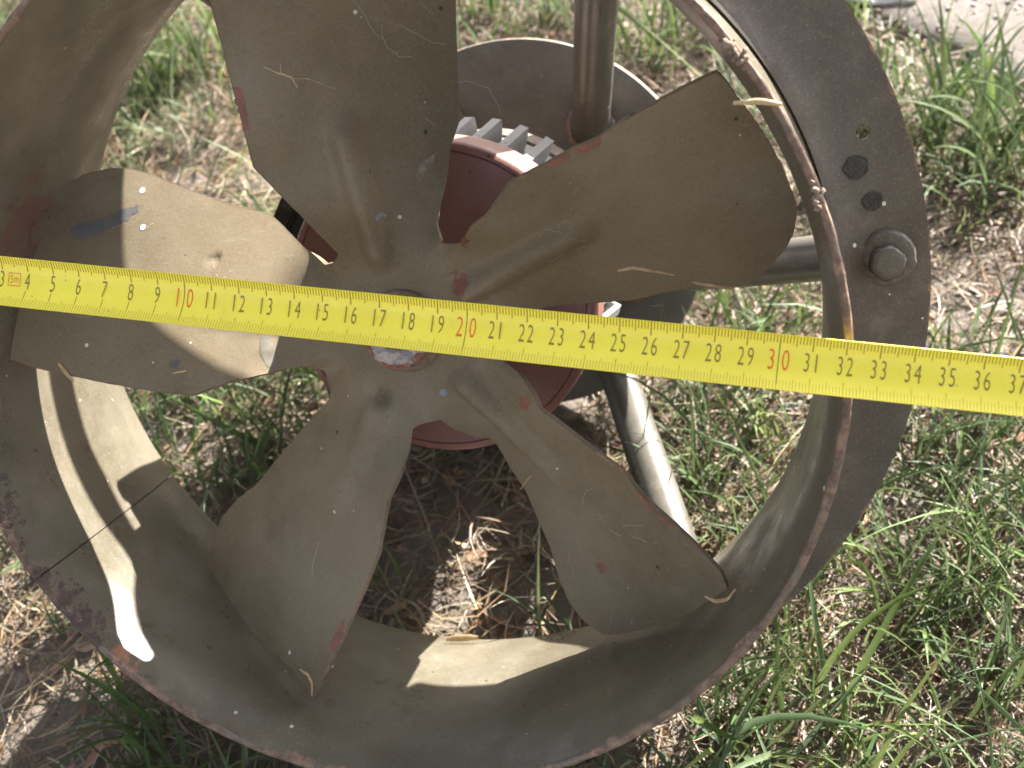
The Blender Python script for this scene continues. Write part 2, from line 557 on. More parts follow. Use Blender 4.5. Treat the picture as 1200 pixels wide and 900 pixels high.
DECALS = [('L', 'blue', [(1.87, 14.25), (2.09, 14.07), (2.21, 13.57), (2.47, 12.96), (2.81, 12.38), (3.02, 11.85), (2.81, 11.78), (2.43, 12.09), (2.17, 12.51), (1.9, 12.94), (1.6, 13.37), (1.52, 13.8), (1.64, 14.13)]), ('L', 'blue', [(-2.17, 8.71), (-2.03, 8.52), (-2.12, 8.31), (-2.32, 8.33), (-2.32, 8.61)]), ('T', 'red', [(-3.06, 10.13), (-2.84, 10.05), (-2.83, 9.66), (-2.87, 8.92), (-2.92, 8.69), (-3.07, 8.61), (-3.1, 8.98), (-3.08, 9.63)]), ('T', 'pale', [(1.48, 5.99), (1.92, 6.12), (2.39, 6.35), (2.13, 6.03), (1.84, 5.72), (1.57, 5.38), (1.47, 5.66)]), ('UR', 'red', [(-2.93, 8.5), (-2.96, 9.0), (-2.94, 9.52), (-2.79, 9.48), (-2.72, 8.99), (-2.79, 8.56)]), ('UR', 'red', [(-2.93, 9.71), (-2.91, 10.29), (-2.86, 10.72), (-2.76, 10.72), (-2.6, 10.51), (-2.63, 10.04), (-2.75, 9.79)]), ('UR', 'red', [(-1.17, 2.72), (-1.09, 3.2), (-0.74, 3.53), (-0.27, 3.18), (-0.23, 2.8), (-0.52, 2.67), (-0.84, 2.78)]), ('LR', 'red', [(-2.91, 10.05), (-2.82, 10.81), (-2.88, 12.05), (-2.73, 12.01), (-2.63, 11.07), (-2.71, 10.39)]), ('LR', 'red', [(-1.69, 4.86), (-2.19, 4.99), (-2.07, 5.32), (-1.57, 5.4), (-1.46, 5.14)]), ('LR', 'red', [(1.81, 11.84), (1.31, 11.96), (1.51, 12.32), (2.0, 12.35)]), ('BL', 'red', [(-2.82, 11.06), (-3.02, 11.61), (-2.99, 12.53), (-2.81, 12.8), (-2.7, 12.38), (-2.71, 11.62)]), ('L', 'white', [(3.67, 11.99), (3.63, 11.81), (3.47, 11.79), (3.48, 11.97)]), ('L', 'white', [(2.33, 11.58), (2.35, 11.38), (2.17, 11.29), (2.15, 11.49)]), ('L', 'white', [(-1.99, 12.27), (-2.0, 12.12), (-2.11, 12.11), (-2.1, 12.23)]), ('L', 'bare', [(-0.98, 5.56), (-0.86, 5.18), (-1.36, 4.87), (-1.98, 4.7), (-1.94, 4.95), (-1.53, 5.33)]), ('T', 'bluegrey', [(0.14, 4.62), (0.32, 4.63), (0.37, 4.46), (0.26, 4.33), (0.09, 4.4)]), ('LR', 'bluegrey', [(0.82, 2.58), (0.59, 2.66), (0.63, 2.87), (0.87, 2.89), (0.97, 2.75)]), ('UR', 'rust', [(-2.07, 4.2), (-2.05, 4.52), (-1.84, 4.44), (-1.67, 4.1), (-1.86, 3.96)])]

HZ = -5.75


def uv2xy(u, v, mid):
    m = math.radians(mid)
    return (v * math.cos(m) + u * math.sin(m), v * math.sin(m) - u * math.cos(m))


def xy2uv(x, y, mid):
    m = math.radians(mid)
    return (x * math.sin(m) - y * math.cos(m), x * math.cos(m) + y * math.sin(m))


RIB = {172.0: 0.2, 100.0: 0.85, 28.0: 0.85, -44.0: 0.6, -116.0: 0.42}


def blade_z(x, y, mid, dents=()):
    u, v = xy2uv(x, y, mid)
    r = math.hypot(u, v)
    a = abs(math.degrees(math.atan2(u, v)))
    z0 = HZ + 1.0 * ss(4, 15, v)
    sl = 0.8 - 0.2 * ss(7, 15, v)
    w = 1 - ss(24, 36, a)
    w = w + (1 - w) * ss(3.8, 5.6, r)
    z = z0 - sl * u * ss(2.4, 6.2, r) * w
    z += RIB.get(mid, 0.6) * ss(-1.05, -0.15, u) * (1 - ss(-0.02, 0.42, u)) * ss(2.2, 3.2, v) * (1 - ss(7.3, 8.9, v))
    z += 0.10 * noise.noise(Vector((x * 0.28, y * 0.28, mid))) * ss(4, 8, r)
    for du, dv, dr, dd in dents:
        q = ((u - du) ** 2 + (v - dv) ** 2) / (dr * dr)
        if q < 6:
            z += dd * math.exp(-q)
    return z


DENTS = {'L': [(1.36, 8.33, 0.17, -0.12), (-1.3, 5.2, 0.35, 0.08)], 'T': [], 'UR': [(0.1, 8.6, 0.25, -0.12)],
         'BL': [(-0.25, 2.95, 0.36, -0.75), (-0.9, 6.6, 0.5, 0.05)], 'LR': [(0.6, 2.9, 0.2, -0.08), (1.2, 6.0, 0.6, 0.12)]}


def smooth_open(pts, step):
    """Catmull-Rom through the outline points, ends kept"""
    out = []
    n = len(pts)
    for i in range(n - 1):
        p0, p1, p2, p3 = pts[max(i - 1, 0)], pts[i], pts[i + 1], pts[min(i + 2, n - 1)]
        L = math.hypot(p2[0] - p1[0], p2[1] - p1[1])
        k = max(1, int(round(L / step)))
        for j in range(k):
            t = j / k
            q = []
            for d in (0, 1):
                m1 = (p2[d] - p0[d]) * 0.12
                m2 = (p3[d] - p1[d]) * 0.12
                q.append((2 * t**3 - 3 * t**2 + 1) * p1[d] + (t**3 - 2 * t**2 + t) * m1 + (-2 * t**3 + 3 * t**2) * p2[d] + (t**3 - t**2) * m2)
            out.append(tuple(q))
    out.append(pts[-1])
    return out


RH = 2.2
impeller = obj('hub_plate', sheet('hub_plate', [circle(RH, 60)], lambda x, y: HZ, 0.15, 0.4, edge_loops=[]), M['blade'], fan_root)


def local_mesh_xy(pts):
    return [tuple(p) for p in pts]


for key, mid in BLADE_MID.items():
    o2 = smooth_open([(u * min(1, 15.45 / math.hypot(u, v)), v * min(1, 15.45 / math.hypot(u, v))) for u, v in OUTL[key]], 0.22)
    o2 = [(u + 0.02 * noise.noise(Vector((u * 3, v * 3, mid))), v + 0.02 * noise.noise(Vector((v * 3, u * 3, mid)))) for u, v in o2]
    r0 = math.hypot(*OUTL[key][0])
    s36, c36 = math.sin(math.radians(36)), math.cos(math.radians(36))
    o2[0] = (-r0 * s36, r0 * c36)
    o2[-1] = (r0 * s36, r0 * c36)
    inner = []
    for k in range(1, 6):
        r = r0 + (RH - r0) * k / 5
        inner.append((r * s36, r * c36))
    for k in range(1, 12):
        a = math.radians(36 - 72 * k / 12)
        inner.append((RH * math.sin(a), RH * math.cos(a)))
    for k in range(0, 5):
        r = RH + (r0 - RH) * k / 5
        inner.append((-r * s36, r * c36))
    loop = [uv2xy(u, v, mid) for u, v in o2 + inner]
    loop.reverse()                                   # counter-clockwise
    ar = sum(loop[i][0] * loop[(i + 1) % len(loop)][1] - loop[(i + 1) % len(loop)][0] * loop[i][1] for i in range(len(loop)))
    if ar < 0:
        loop.reverse()
    me = sheet('blade', [loop], lambda x, y: blade_z(x, y, mid, DENTS[key]), 0.16, 0.26)
    # distance to the free outline only
    FA = np.array([uv2xy(u, v, mid) for u, v in o2])
    co = np.empty(len(me.vertices) * 3)
    me.vertices.foreach_get('co', co)
    X = co.reshape(-1, 3)[:, :2] / CM + np.array((BASE.x, BASE.y))
    d = FA[1:] - FA[:-1]
    q = X[:, None, :] - FA[None, :-1]
    t = np.clip((q * d).sum(2) / ((d * d).sum(1) + 1e-12), 0, 1)
    ed = np.sqrt(((q - d * t[..., None]) ** 2).sum(2)).min(1)
    ed = np.where(np.hypot(X[:, 0], X[:, 1]) < 4.6, ed + 0.3, ed)
    me.attributes['edge'].data.foreach_set('value', ed)
    bl = obj('blade', me, M['blade'], fan_root)
    for b, colour, poly in DECALS:
        if b != key:
            continue
        ctr = (sum(p[0] for p in poly) / len(poly), sum(p[1] for p in poly) / len(poly))
        big = colour in ('red', 'blue', 'pale')
        if colour in ('white', 'bluegrey'):
            rr_ = sum(math.hypot(p[0] - ctr[0], p[1] - ctr[1]) for p in poly) / len(poly) * 0.8
            poly = [(ctr[0] + rr_ * math.cos(q_), ctr[1] + rr_ * math.sin(q_)) for q_ in np.linspace(0, 2 * PI, 12, endpoint=False)]
        pl = resample(poly, 0.06)
        pl = [((u + (0.09 if big else 0.03) * noise.noise(Vector((u * 7, v * 7, 3)))), (v + (0.12 if big else 0.03) * noise.noise(Vector((v * 7, u * 7, 9))))) for u, v in pl]
        pl = [p for p in (uv2xy(u, v, mid) for u, v in pl)]
        ar = sum(pl[i][0] * pl[(i + 1) % len(pl)][1] - pl[(i + 1) % len(pl)][0] * pl[i][1] for i in range(len(pl)))
        if ar < 0:
            pl.reverse()
        nm = {'red': 'red_primer_patch', 'blue': 'blue_paint_smear', 'pale': 'scraped_patch', 'white': 'paint_fleck', 'bare': 'worn_patch', 'bluegrey': 'paint_fleck', 'rust': 'rust_spot'}[colour]
        dm = sheet(nm, [pl], lambda x, y: blade_z(x, y, mid, DENTS[key]) + 0.012, 0.0, 0.12, front_only=True)
        obj(nm, dm, M[colour], bl)

# hub: collar, chipped nut and shaft end
AX = lambda z0: None
collar = lathe('hub_collar', [(0.9, -5.76), (1.6, -5.74), (1.62, -5.60), (1.54, -5.52), (0.9, -5.5)], 64)
collar = obj('hub_collar', sharp(collar), M['blade'], fan_root)
nutp = [(0.45, -5.2), (0.47, -4.6), (0.58, -4.45), (0.98, -4.42), (1.15, -4.54), (1.25, -4.85), (1.26, -5.3), (1.22, -5.55)]
nut_me = lathe('shaft_nut', nutp, 48, None, lambda a, j: (0.025 * noise.noise(Vector((a * 4, j, 0))), 0.03 * noise.noise(Vector((a * 5, j, 5)))))
nut = obj('shaft_nut', sharp(nut_me, 50), M['nut'], fan_root)
shaft = obj('shaft_end', sharp(lathe('shaft_end', [(0.0, -4.85), (0.36, -4.85), (0.42, -4.95), (0.42, -9.6)], 32)), M['dark'], fan_root)
for a0, a1 in ((-120, -60), (-50, -28), (-165, -140)):
    rc = lathe('red_primer_patch', [(1.0, -4.40), (1.165, -4.51), (1.275, -4.84), (1.285, -5.1)], 14, None,
               lambda a, j: (0.0, 0.03 * noise.noise(Vector((a * 6, j, 0)))), math.radians(a0), math.radians(a1))
    obj('red_primer_patch', sharp(rc, 60), M['nut_red'], nut)

# ---- motor
bellp = [(0.0, -10.35), (1.2, -10.35), (1.3, -10.5), (3.0, -10.5), (5.9, -10.48), (6.32, -10.5), (6.36, -10.56), (6.40, -10.5), (6.62, -10.56), (6.75, -10.72), (6.77, -11.2),
         (6.77, -12.7), (6.6, -12.75), (5.9, -12.75)]
obj('motor_end_bell', sharp(lathe('motor_end_bell', bellp, 120), 40), M['bell'], fan_root)
stator = obj('stator_housing', sharp(lathe('stator_housing', [(5.8, -12.6), (5.95, -12.8), (5.95, -19.6), (5.7, -19.7)], 96), 40), M['alu'], fan_root)


def fin_mesh():
    bm = bmesh.new()
    sec = []
    for z, h in ((-12.7, 0.5), (-13.2, 0.62), (-15.5, 0.9), (-17.2, 1.12), (-17.45, 1.1)):
        row = []
        for r, w in ((5.85, 0.36), (5.95 + h * 0.5, 0.30), (5.95 + h, 0.20)):
            row.append((r, w, z))
        ring_ = [(row[0][0], -row[0][1], z), (row[1][0], -row[1][1], z), (row[2][0], -row[2][1], z), (row[2][0], row[2][1], z), (row[1][0], row[1][1], z), (row[0][0], row[0][1], z)]
        sec.append([bm.verts.new(Vector(c) * CM) for c in ring_])
    for i in range(len(sec) - 1):
        for k in range(6):
            k2 = (k + 1) % 6
            bm.faces.new((sec[i][k], sec[i][k2], sec[i + 1][k2], sec[i + 1][k]))
    bm.faces.new(sec[0][::-1])
    bm.faces.new(sec[-1])
    bmesh.ops.recalc_face_normals(bm, faces=bm.faces)
    me = bpy.data.meshes.new('cooling_fin')
    bm.to_mesh(me)
    bm.free()
    me.materials.append(M['alu'])
    return sharp(me, 30)


fm = fin_mesh()
NF = 34
for i in range(NF):
    a = 2 * PI * i / NF + math.radians(5.9)
    if 132 < math.degrees(a) < 170:
        continue
    f = link(bpy.data.objects.new('cooling_fin', fm), fan_root)
    f.location = Vector(fan((0, 0, 0)))
    f.rotation_euler = (0, 0, a)
obj('motor_rear_shield', sharp(lathe('motor_rear_shield', [(5.7, -19.5), (6.1, -19.6), (6.15, -21.5), (5.4, -23.6), (4.2, -24.2), (4.0, -27.7)], 96), 40), M['plate'], fan_root)


def box(name, frame, x0, x1, y0, y1, z0, z1, bev=0.12):
    bm = bmesh.new()
    bmesh.ops.create_cube(bm, size=1)
    for v in bm.verts:
        v.co = Vector(((x0 + x1) / 2 + v.co.x * (x1 - x0), (y0 + y1) / 2 + v.co.y * (y1 - y0), (z0 + z1) / 2 + v.co.z * (z1 - z0)))
    bmesh.ops.bevel(bm, geom=bm.edges[:], offset=bev, segments=2, affect='EDGES')
    for v in bm.verts:
        v.co = Vector(fan(frame @ v.co))
    me = bpy.data.meshes.new(name)
    bm.to_mesh(me)
    bm.free()
    return sharp(me, 30)


FB = Matrix.Rotation(math.radians(152), 4, 'Z')
tb = obj('terminal_box', box('terminal_box', FB, 5.4, 7.65, -3.4, 3.4, -19.0, -12.5), M['dark'], fan_root)
obj('box_lid', box('box_lid', FB, 7.75, 8.6, -3.5, 3.5, -19.1, -12.4), M['dark'], tb)
obj('lid_gasket', box('lid_gasket', FB, 7.62, 7.78, -3.3, 3.3, -18.9, -12.6, 0.02), M['black_spot'], tb)

# ---- rear disc
ZD = -27.6
discp = [(0.0, ZD - 0.1), (4.0, ZD - 0.1), (7.5, ZD - 0.05), (9.6, ZD + 0.05), (10.05, ZD + 0.12), (10.2, ZD + 0.08), (10.25, ZD - 0.05), (10.25, ZD - 0.40), (10.1, ZD - 0.45), (0.0, ZD - 0.5)]
dm = lathe('rear_disc', discp, 140, None, lambda a, j: (0, 0.05 * noise.noise(Vector((math.cos(a) * 2, math.sin(a) * 2, j * 0.3)))))
co = np.empty(len(dm.vertices) * 3)
dm.vertices.foreach_get('co', co)
Q = co.reshape(-1, 3) / CM + np.array(BASE)
dm.attributes.new('edge', 'FLOAT', 'POINT').data.foreach_set('value', np.abs(10.25 - np.hypot(Q[:, 0], Q[:, 1])))
obj('rear_disc', sharp(dm, 40), M['plate'], fan_root)

# ---- struts from the disc to the flange, each bolted through
STRUTS = [  # flange angle, disc point xy, bow (fan cm)
    (67.5, (3.9, 5.5), (0.0, 0.0, 0.0)),
    (6.5, (6.1, -2.6), (0.0, 0.0, 0.0)),
    (-52.5, (4.6, -6.0), (-0.2, 0.5, 0.0)),
    (127.5, (-4.2, 5.6), (-0.6, -0.6, 0.0)),
    (187.5, (-6.4, -0.9), (0, 0, 0)),
]


def hexbolt():
    bm = bmesh.new()
    pts = [(0.0, 0.75, 0), (0.56, 0.75, 0), (0.71, 0.64, 1), (0.74, 0.06, 1)]
    rows = []
    for r, z, hx in pts[1:]:
        n = 6
        rows.append([bm.verts.new(Vector((r * math.cos(PI * k / 3 + 0.3), r * math.sin(PI * k / 3 + 0.3), z)) * CM) for k in range(n)])
    bm.faces.new(rows[0])
    for i in range(len(rows) - 1):
        for k in range(6):
            bm.faces.new((rows[i][k], rows[i + 1][k], rows[i + 1][(k + 1) % 6], rows[i][(k + 1) % 6]))
    bmesh.ops.bevel(bm, geom=bm.edges[:], offset=0.0006, segments=2, affect='EDGES')
    bmesh.ops.recalc_face_normals(bm, faces=bm.faces)
    me = bpy.data.meshes.new('bolt')
    bm.to_mesh(me)
    bm.free()
    me.materials.append(M['bolt'])
    me.shade_smooth()
    return sharp(me, 40)


def washer_me():
    bm = bmesh.new()
    prof_ = [(0.3, 0.24), (0.74, 0.24), (0.93, 0.16), (1.0, 0.02), (1.0, -0.5)]
    n = 40
    rows = [[bm.verts.new(Vector((1.12 * r * math.cos(2 * PI * k / n) * (1 + 0.03 * math.sin(3 * k)), 1.12 * r * math.sin(2 * PI * k / n), z + 0.02 * math.sin(k * 1.7))) * CM) for k in range(n)] for r, z in prof_]
    for i in range(len(rows) - 1):
        for k in range(n):
            bm.faces.new((rows[i][k], rows[i + 1][k], rows[i + 1][(k + 1) % n], rows[i][(k + 1) % n]))
    bmesh.ops.recalc_face_normals(bm, faces=bm.faces)
    me = bpy.data.meshes.new('washer')
    bm.to_mesh(me)
    bm.free()
    me.materials.append(M['bolt'])
    return sharp(me, 40)


HB, WM = hexbolt(), washer_me()
for ang, (bx, by), bow in STRUTS:
    a = math.radians(ang)
    A = Vector((18.1 * math.cos(a), 18.1 * math.sin(a), -12.1))
    B = Vector((bx, by, ZD))
    Mi = (A + B) / 2 + Vector(bow)
    d0 = (B - Mi).normalized()
    pts = [A * (1 - t) ** 2 + Mi * 2 * t * (1 - t) + B * t ** 2 for t in np.linspace(0, 1, 26)]
    pts = [p for p in pts]
    pts[0] = pts[0] - (pts[1] - pts[0]).normalized() * 0.6
    st = obj('strut', sharp(tube('strut', pts, 1.0, 28), 60), M['tube'], fan_root)
    # flattened end under the bolt and weld bead on the disc
    wl = []
    for k in range(40):
        q = 2 * PI * k / 40
        wl.append((bx + 1.12 * math.cos(q) + 0.1 * noise.noise(Vector((k, 0, ang))), by + 1.2 * math.sin(q), ZD + 0.1 + 0.08 * noise.noise(Vector((0, k * 0.9, ang)))))
    wl.append(wl[0])
    obj('weld_bead', sharp(tube('weld_bead', wl, [0.24 + 0.07 * noise.noise(Vector((k * 0.8, 3, ang))) for k in range(41)], 8, caps=False), 60), M['plate'], st)
    wv = link(bpy.data.objects.new('washer', WM), flange)
    rB = (18.15, a + math.radians(0.3))
    wv.location = Vector(fan((rB[0] * math.cos(rB[1]), rB[0] * math.sin(rB[1]), flange_z(rB[0], 0) + 0.10)))
    wv.rotation_euler = (0.06, -0.05, ang)
    bo = link(bpy.data.objects.new('bolt', HB), flange)
    bo.location = wv.location + Vector((0, -0.0012, 0.0018))
    bo.rotation_euler = (0.10, 0.05, ang * 1.3)

for nm, (x, y), r in (('rubber_residue_spot', (17.67 * math.cos(math.radians(18.6)), 17.67 * math.sin(math.radians(18.6))), 0.44),
                      ('rubber_residue_spot', (17.95 * math.cos(math.radians(14.0)), 17.95 * math.sin(math.radians(14.0))), 0.36)):
    lp = [(x + r * (1 + 0.07 * math.sin(5 * q + x)) * math.cos(q), y + r * (1 + 0.05 * math.sin(3 * q)) * math.sin(q)) for q in np.linspace(0, 2 * PI, 40, endpoint=False)]
    me = sheet(nm, [lp], lambda X_, Y_: flange_z(X_, Y_) + 0.09 + 0.02 * noise.noise(Vector((X_ * 9, Y_ * 9, 0))), 0.0, 0.05, front_only=True)
    obj(nm, me, M['black_spot'], flange)


# ---- added plate out of view above the flange, cut to cast the duct's shadows
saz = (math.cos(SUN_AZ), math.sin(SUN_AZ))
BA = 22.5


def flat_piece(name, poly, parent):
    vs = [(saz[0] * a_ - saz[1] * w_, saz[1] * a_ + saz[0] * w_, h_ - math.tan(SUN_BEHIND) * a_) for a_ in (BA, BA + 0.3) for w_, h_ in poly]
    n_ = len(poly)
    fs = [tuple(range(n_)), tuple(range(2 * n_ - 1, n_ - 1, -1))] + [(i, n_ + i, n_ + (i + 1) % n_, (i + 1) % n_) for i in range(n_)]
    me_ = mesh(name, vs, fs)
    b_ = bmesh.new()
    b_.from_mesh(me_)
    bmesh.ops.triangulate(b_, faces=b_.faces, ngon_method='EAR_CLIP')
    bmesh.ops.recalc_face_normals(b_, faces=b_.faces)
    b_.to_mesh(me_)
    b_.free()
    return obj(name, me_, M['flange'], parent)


blocker = flat_piece('shadow_blocker', [(14.0, -8.7), (11.34, -8.91), (9.9, -9.05), (8.3, -9.25), (6.5, -9.5), (5.6, -9.42), (5.1, -8.6), (4.9, -8.3), (4.3, -7.7), (3.6, -7.2), (2.4, -6.75), (1.5, -6.2),
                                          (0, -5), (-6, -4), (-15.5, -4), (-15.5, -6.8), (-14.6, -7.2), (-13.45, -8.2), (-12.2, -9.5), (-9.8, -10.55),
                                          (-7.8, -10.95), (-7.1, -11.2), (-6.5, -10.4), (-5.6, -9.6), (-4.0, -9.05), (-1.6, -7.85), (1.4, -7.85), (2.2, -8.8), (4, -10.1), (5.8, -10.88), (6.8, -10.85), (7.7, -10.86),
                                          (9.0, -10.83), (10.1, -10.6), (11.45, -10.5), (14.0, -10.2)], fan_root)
flat_piece('fin_shadow_blocker', [(4.4, -11.4), (-3.4, -11.4), (-3.4, -15.4), (4.4, -15.4)], blocker)  # second unseen plate, added to keep the sun off the cooling fins

# ------------------------------------------------------------------ the ground
GREEN = [(-0.384, 0.529, 0.05, 1.3), (-0.367, 0.435, 0.03, 1), (-0.348, 0.579, 0.04, 1), (-0.011, 0.601, 0.04, 1), (0.052, 0.585, 0.04, 1.1), (-0.085, 0.619, 0.05, 0.8), (0.094, 0.559, 0.04, 0.8), (0.258, 0.438, 0.06, 1.6), (0.233, 0.477, 0.04, 1.2), (0.282, 0.401, 0.05, 1.2), (0.244, 0.375, 0.04, 1), (0.294, 0.476, 0.04, 1.2), (-0.166, 0.178, 0.05, 1.6), (-0.129, 0.14, 0.04, 1.3), (-0.227, 0.175, 0.04, 0.8), (-0.179, 0.137, 0.03, 1), (0.224, 0.135, 0.08, 1.2), (0.261, 0.132, 0.06, 1.2), (0.138, 0.169, 0.05, 1), (0.113, 0.206, 0.04, 0.8), (0.165, 0.002, 0.08, 1.4), (0.113, -0.008, 0.06, 1.6), (0.181, 0.075, 0.06, 1), (0.24, 0.08, 0.06, 1), (0.135, 0.273, 0.04, 1), (0.114, 0.269, 0.03, 0.9), (0.248, 0.003, 0.06, 1), (-0.117, -0.033, 0.04, 1), (-0.06, -0.035, 0.04, 1), (-0.28, 0.069, 0.03, 1.2), (-0.552, 0.588, 0.06, 1.3), (-0.059, 0.059, 0.02, 1), (0.23, 0.231, 0.03, 0.8), (-0.071, 0.085, 0.015, 0.8), (0.142, 0.025, 0.05, 0.9)]
BARE = [(0.03, 0.048, 0.03), (-0.02, 0.09, 0.04), (-0.202, -0.038, 0.05), (-0.075, 0.102, 0.025), (0.245, 0.318, 0.05), (-0.3, 0.0, 0.04)]


def path_edge(x):
    """how far away (y) the grass gives way to the path, for a given x"""
    return 0.575 - (x - 0.22) * 0.9 if x > 0.22 else 0.575 + (0.22 - x) * 1.9


def axis_coords(lo, hi, step, far):
    a = list(np.arange(lo, hi, step))
    s = step
    x = hi
    R_ = []
    while x < far:
        R_.append(x)
        s *= 1.35
        x += s
    R_.append(far)
    s = step
    x = lo
    L_ = []
    while x > -far:
        s *= 1.35
        x -= s
        L_.append(max(x, -far))
    return L_[::-1] + a + R_


gx = axis_coords(-0.9, 0.7, 0.006, 40)
gy = axis_coords(-0.35, 1.1, 0.006, 40)


def ground_h(x, y):
    if abs(x) > 2 or abs(y) > 2.5:
        return -0.006
    h = noise.noise(Vector((x * 7, y * 7, 0))) * 0.006 + noise.noise(Vector((x * 35, y * 35, 2))) * 0.0035 + noise.noise(Vector((x * 110, y * 110, 4))) * 0.0025
    return h - 0.006


gv = [(x, y, ground_h(x, y)) for y in gy for x in gx]
nx = len(gx)
gf = [(j * nx + i, j * nx + i + 1, (j + 1) * nx + i + 1, (j + 1) * nx + i) for j in range(len(gy) - 1) for i in range(nx - 1)]
m = NT('soil')
c = m.mix(m.ramp(m.noise(40, 8, 0.7), 0.35, 0.65), (0.17, 0.135, 0.105), (0.25, 0.21, 0.175))
c = m.mix(m.ramp(m.noise(400, 6, 0.75), 0.5, 0.7), c, (0.28, 0.235, 0.185))
c = m.mix(m.ramp(m.noise(260, 6, 0.75), 0.42, 0.3), c, (0.045, 0.034, 0.025))
m.l(c, m.b.inputs['Base Color'])
m.b.inputs['Roughness'].default_value = 0.95
m.bump(m.math('ADD', m.noise(300, 8, 0.8), m.math('MULTIPLY', m.noise(90, 5, 0.7), 1.5)), 0.9, 0.006)
M['soil'] = m.m
gme = bpy.data.meshes.new('ground')
gme.from_pydata(gv, [], gf)
tag(obj('ground', gme, M['soil'], None, True), 'dry brown soil under the grass', kind='structure')

m = NT('gravel_path')
c = m.mix(m.ramp(m.noise(60, 6, 0.7), 0.35, 0.65), (0.19, 0.155, 0.135), (0.26, 0.22, 0.195))
c = m.mix(m.ramp(m.noise(500, 5, 0.75), 0.55, 0.7), c, (0.42, 0.38, 0.35))
c = m.mix(m.ramp(m.noise(330, 5, 0.75), 0.42, 0.3), c, (0.17, 0.13, 0.11))
m.l(c, m.b.inputs['Base Color'])
m.b.inputs['Roughness'].default_value = 0.95
m.bump(m.math('ADD', m.noise(250, 7, 0.8), m.noise(70, 4, 0.7)), 1.0, 0.006)
M['path'] = m.m
px_ = np.linspace(-1.2, 3.0, 300)
pv, pf = [], []
for i, x in enumerate(px_):
    e = path_edge(x) + noise.noise(Vector((x * 14, 0, 3))) * 0.03 + noise.noise(Vector((x * 60, 0, 3))) * 0.012
    for j, d in enumerate((0, 0.01, 0.05, 0.1, 0.2, 0.4, 0.8, 3.0)):
        pv.append((x, e + d, (-0.012 if j == 0 else 0.003) + 0.002 * noise.noise(Vector((x * 20, d * 20, 8)))))
for i in range(len(px_) - 1):
    for j in range(7):
        pf.append((i * 8 + j, (i + 1) * 8 + j, (i + 1) * 8 + j + 1, i * 8 + j + 1))
pme = bpy.data.meshes.new('path')
pme.from_pydata(pv, [], pf)
tag(obj('path', pme, M['path'], None, True), 'pale gritty path beyond the grass at top right', kind='structure')

# ---- plants and litter: thousands of separate blades, built with numpy


def veg_mat(name, trans):
    m = NT(name)
    a = m.n('ShaderNodeAttribute')
    a.attribute_name = 'col'
    col = a.outputs['Color']
    col = m.mix(m.ramp(m.noise(500, 3, 0.6), 0.3, 0.7, 0, 0.25), col, (0.10, 0.08, 0.04))
    m.l(col, m.b.inputs['Base Color'])
    m.b.inputs['Roughness'].default_value = 0.5
    m.b.inputs['Specular IOR Level'].default_value = 0.35
    if trans:
        tr = m.n('ShaderNodeBsdfTranslucent')
        m.l(col, tr.inputs['Color'])
        mx = m.n('ShaderNodeMixShader')
        mx.inputs[0].default_value = trans
        out = m.t.nodes['Material Output']
        m.l(m.b.outputs[0], mx.inputs[1])
        m.l(tr.outputs[0], mx.inputs[2])
        m.l(mx.outputs[0], out.inputs['Surface'])
    return m.m


M['grass'] = veg_mat('grass_blades', 0.35)
M['litter'] = veg_mat('dry_litter', 0.12)
RM = np.array(ROOT_M.to_3x3())
BASEN = np.array(BASE)


def inside_fan(P):
    """P (..., 3) world metres -> True where the point is within the fan's solid parts or duct"""
    F = P @ RM / CM + BASEN                    # inverse of a rotation is its transpose
    r = np.hypot(F[..., 0], F[..., 1])
    z = F[..., 2]
    duct = (r < 20.0) & (z > -11.8) & (z < 1.5) & (F[..., 1] > -19.9)
    mot = (r < 7.6) & (z > -28.5) & (z < -8)
    dsk = (r < 10.6) & (z > -28.4) & (z < -27.0)
    return duct | mot | dsk


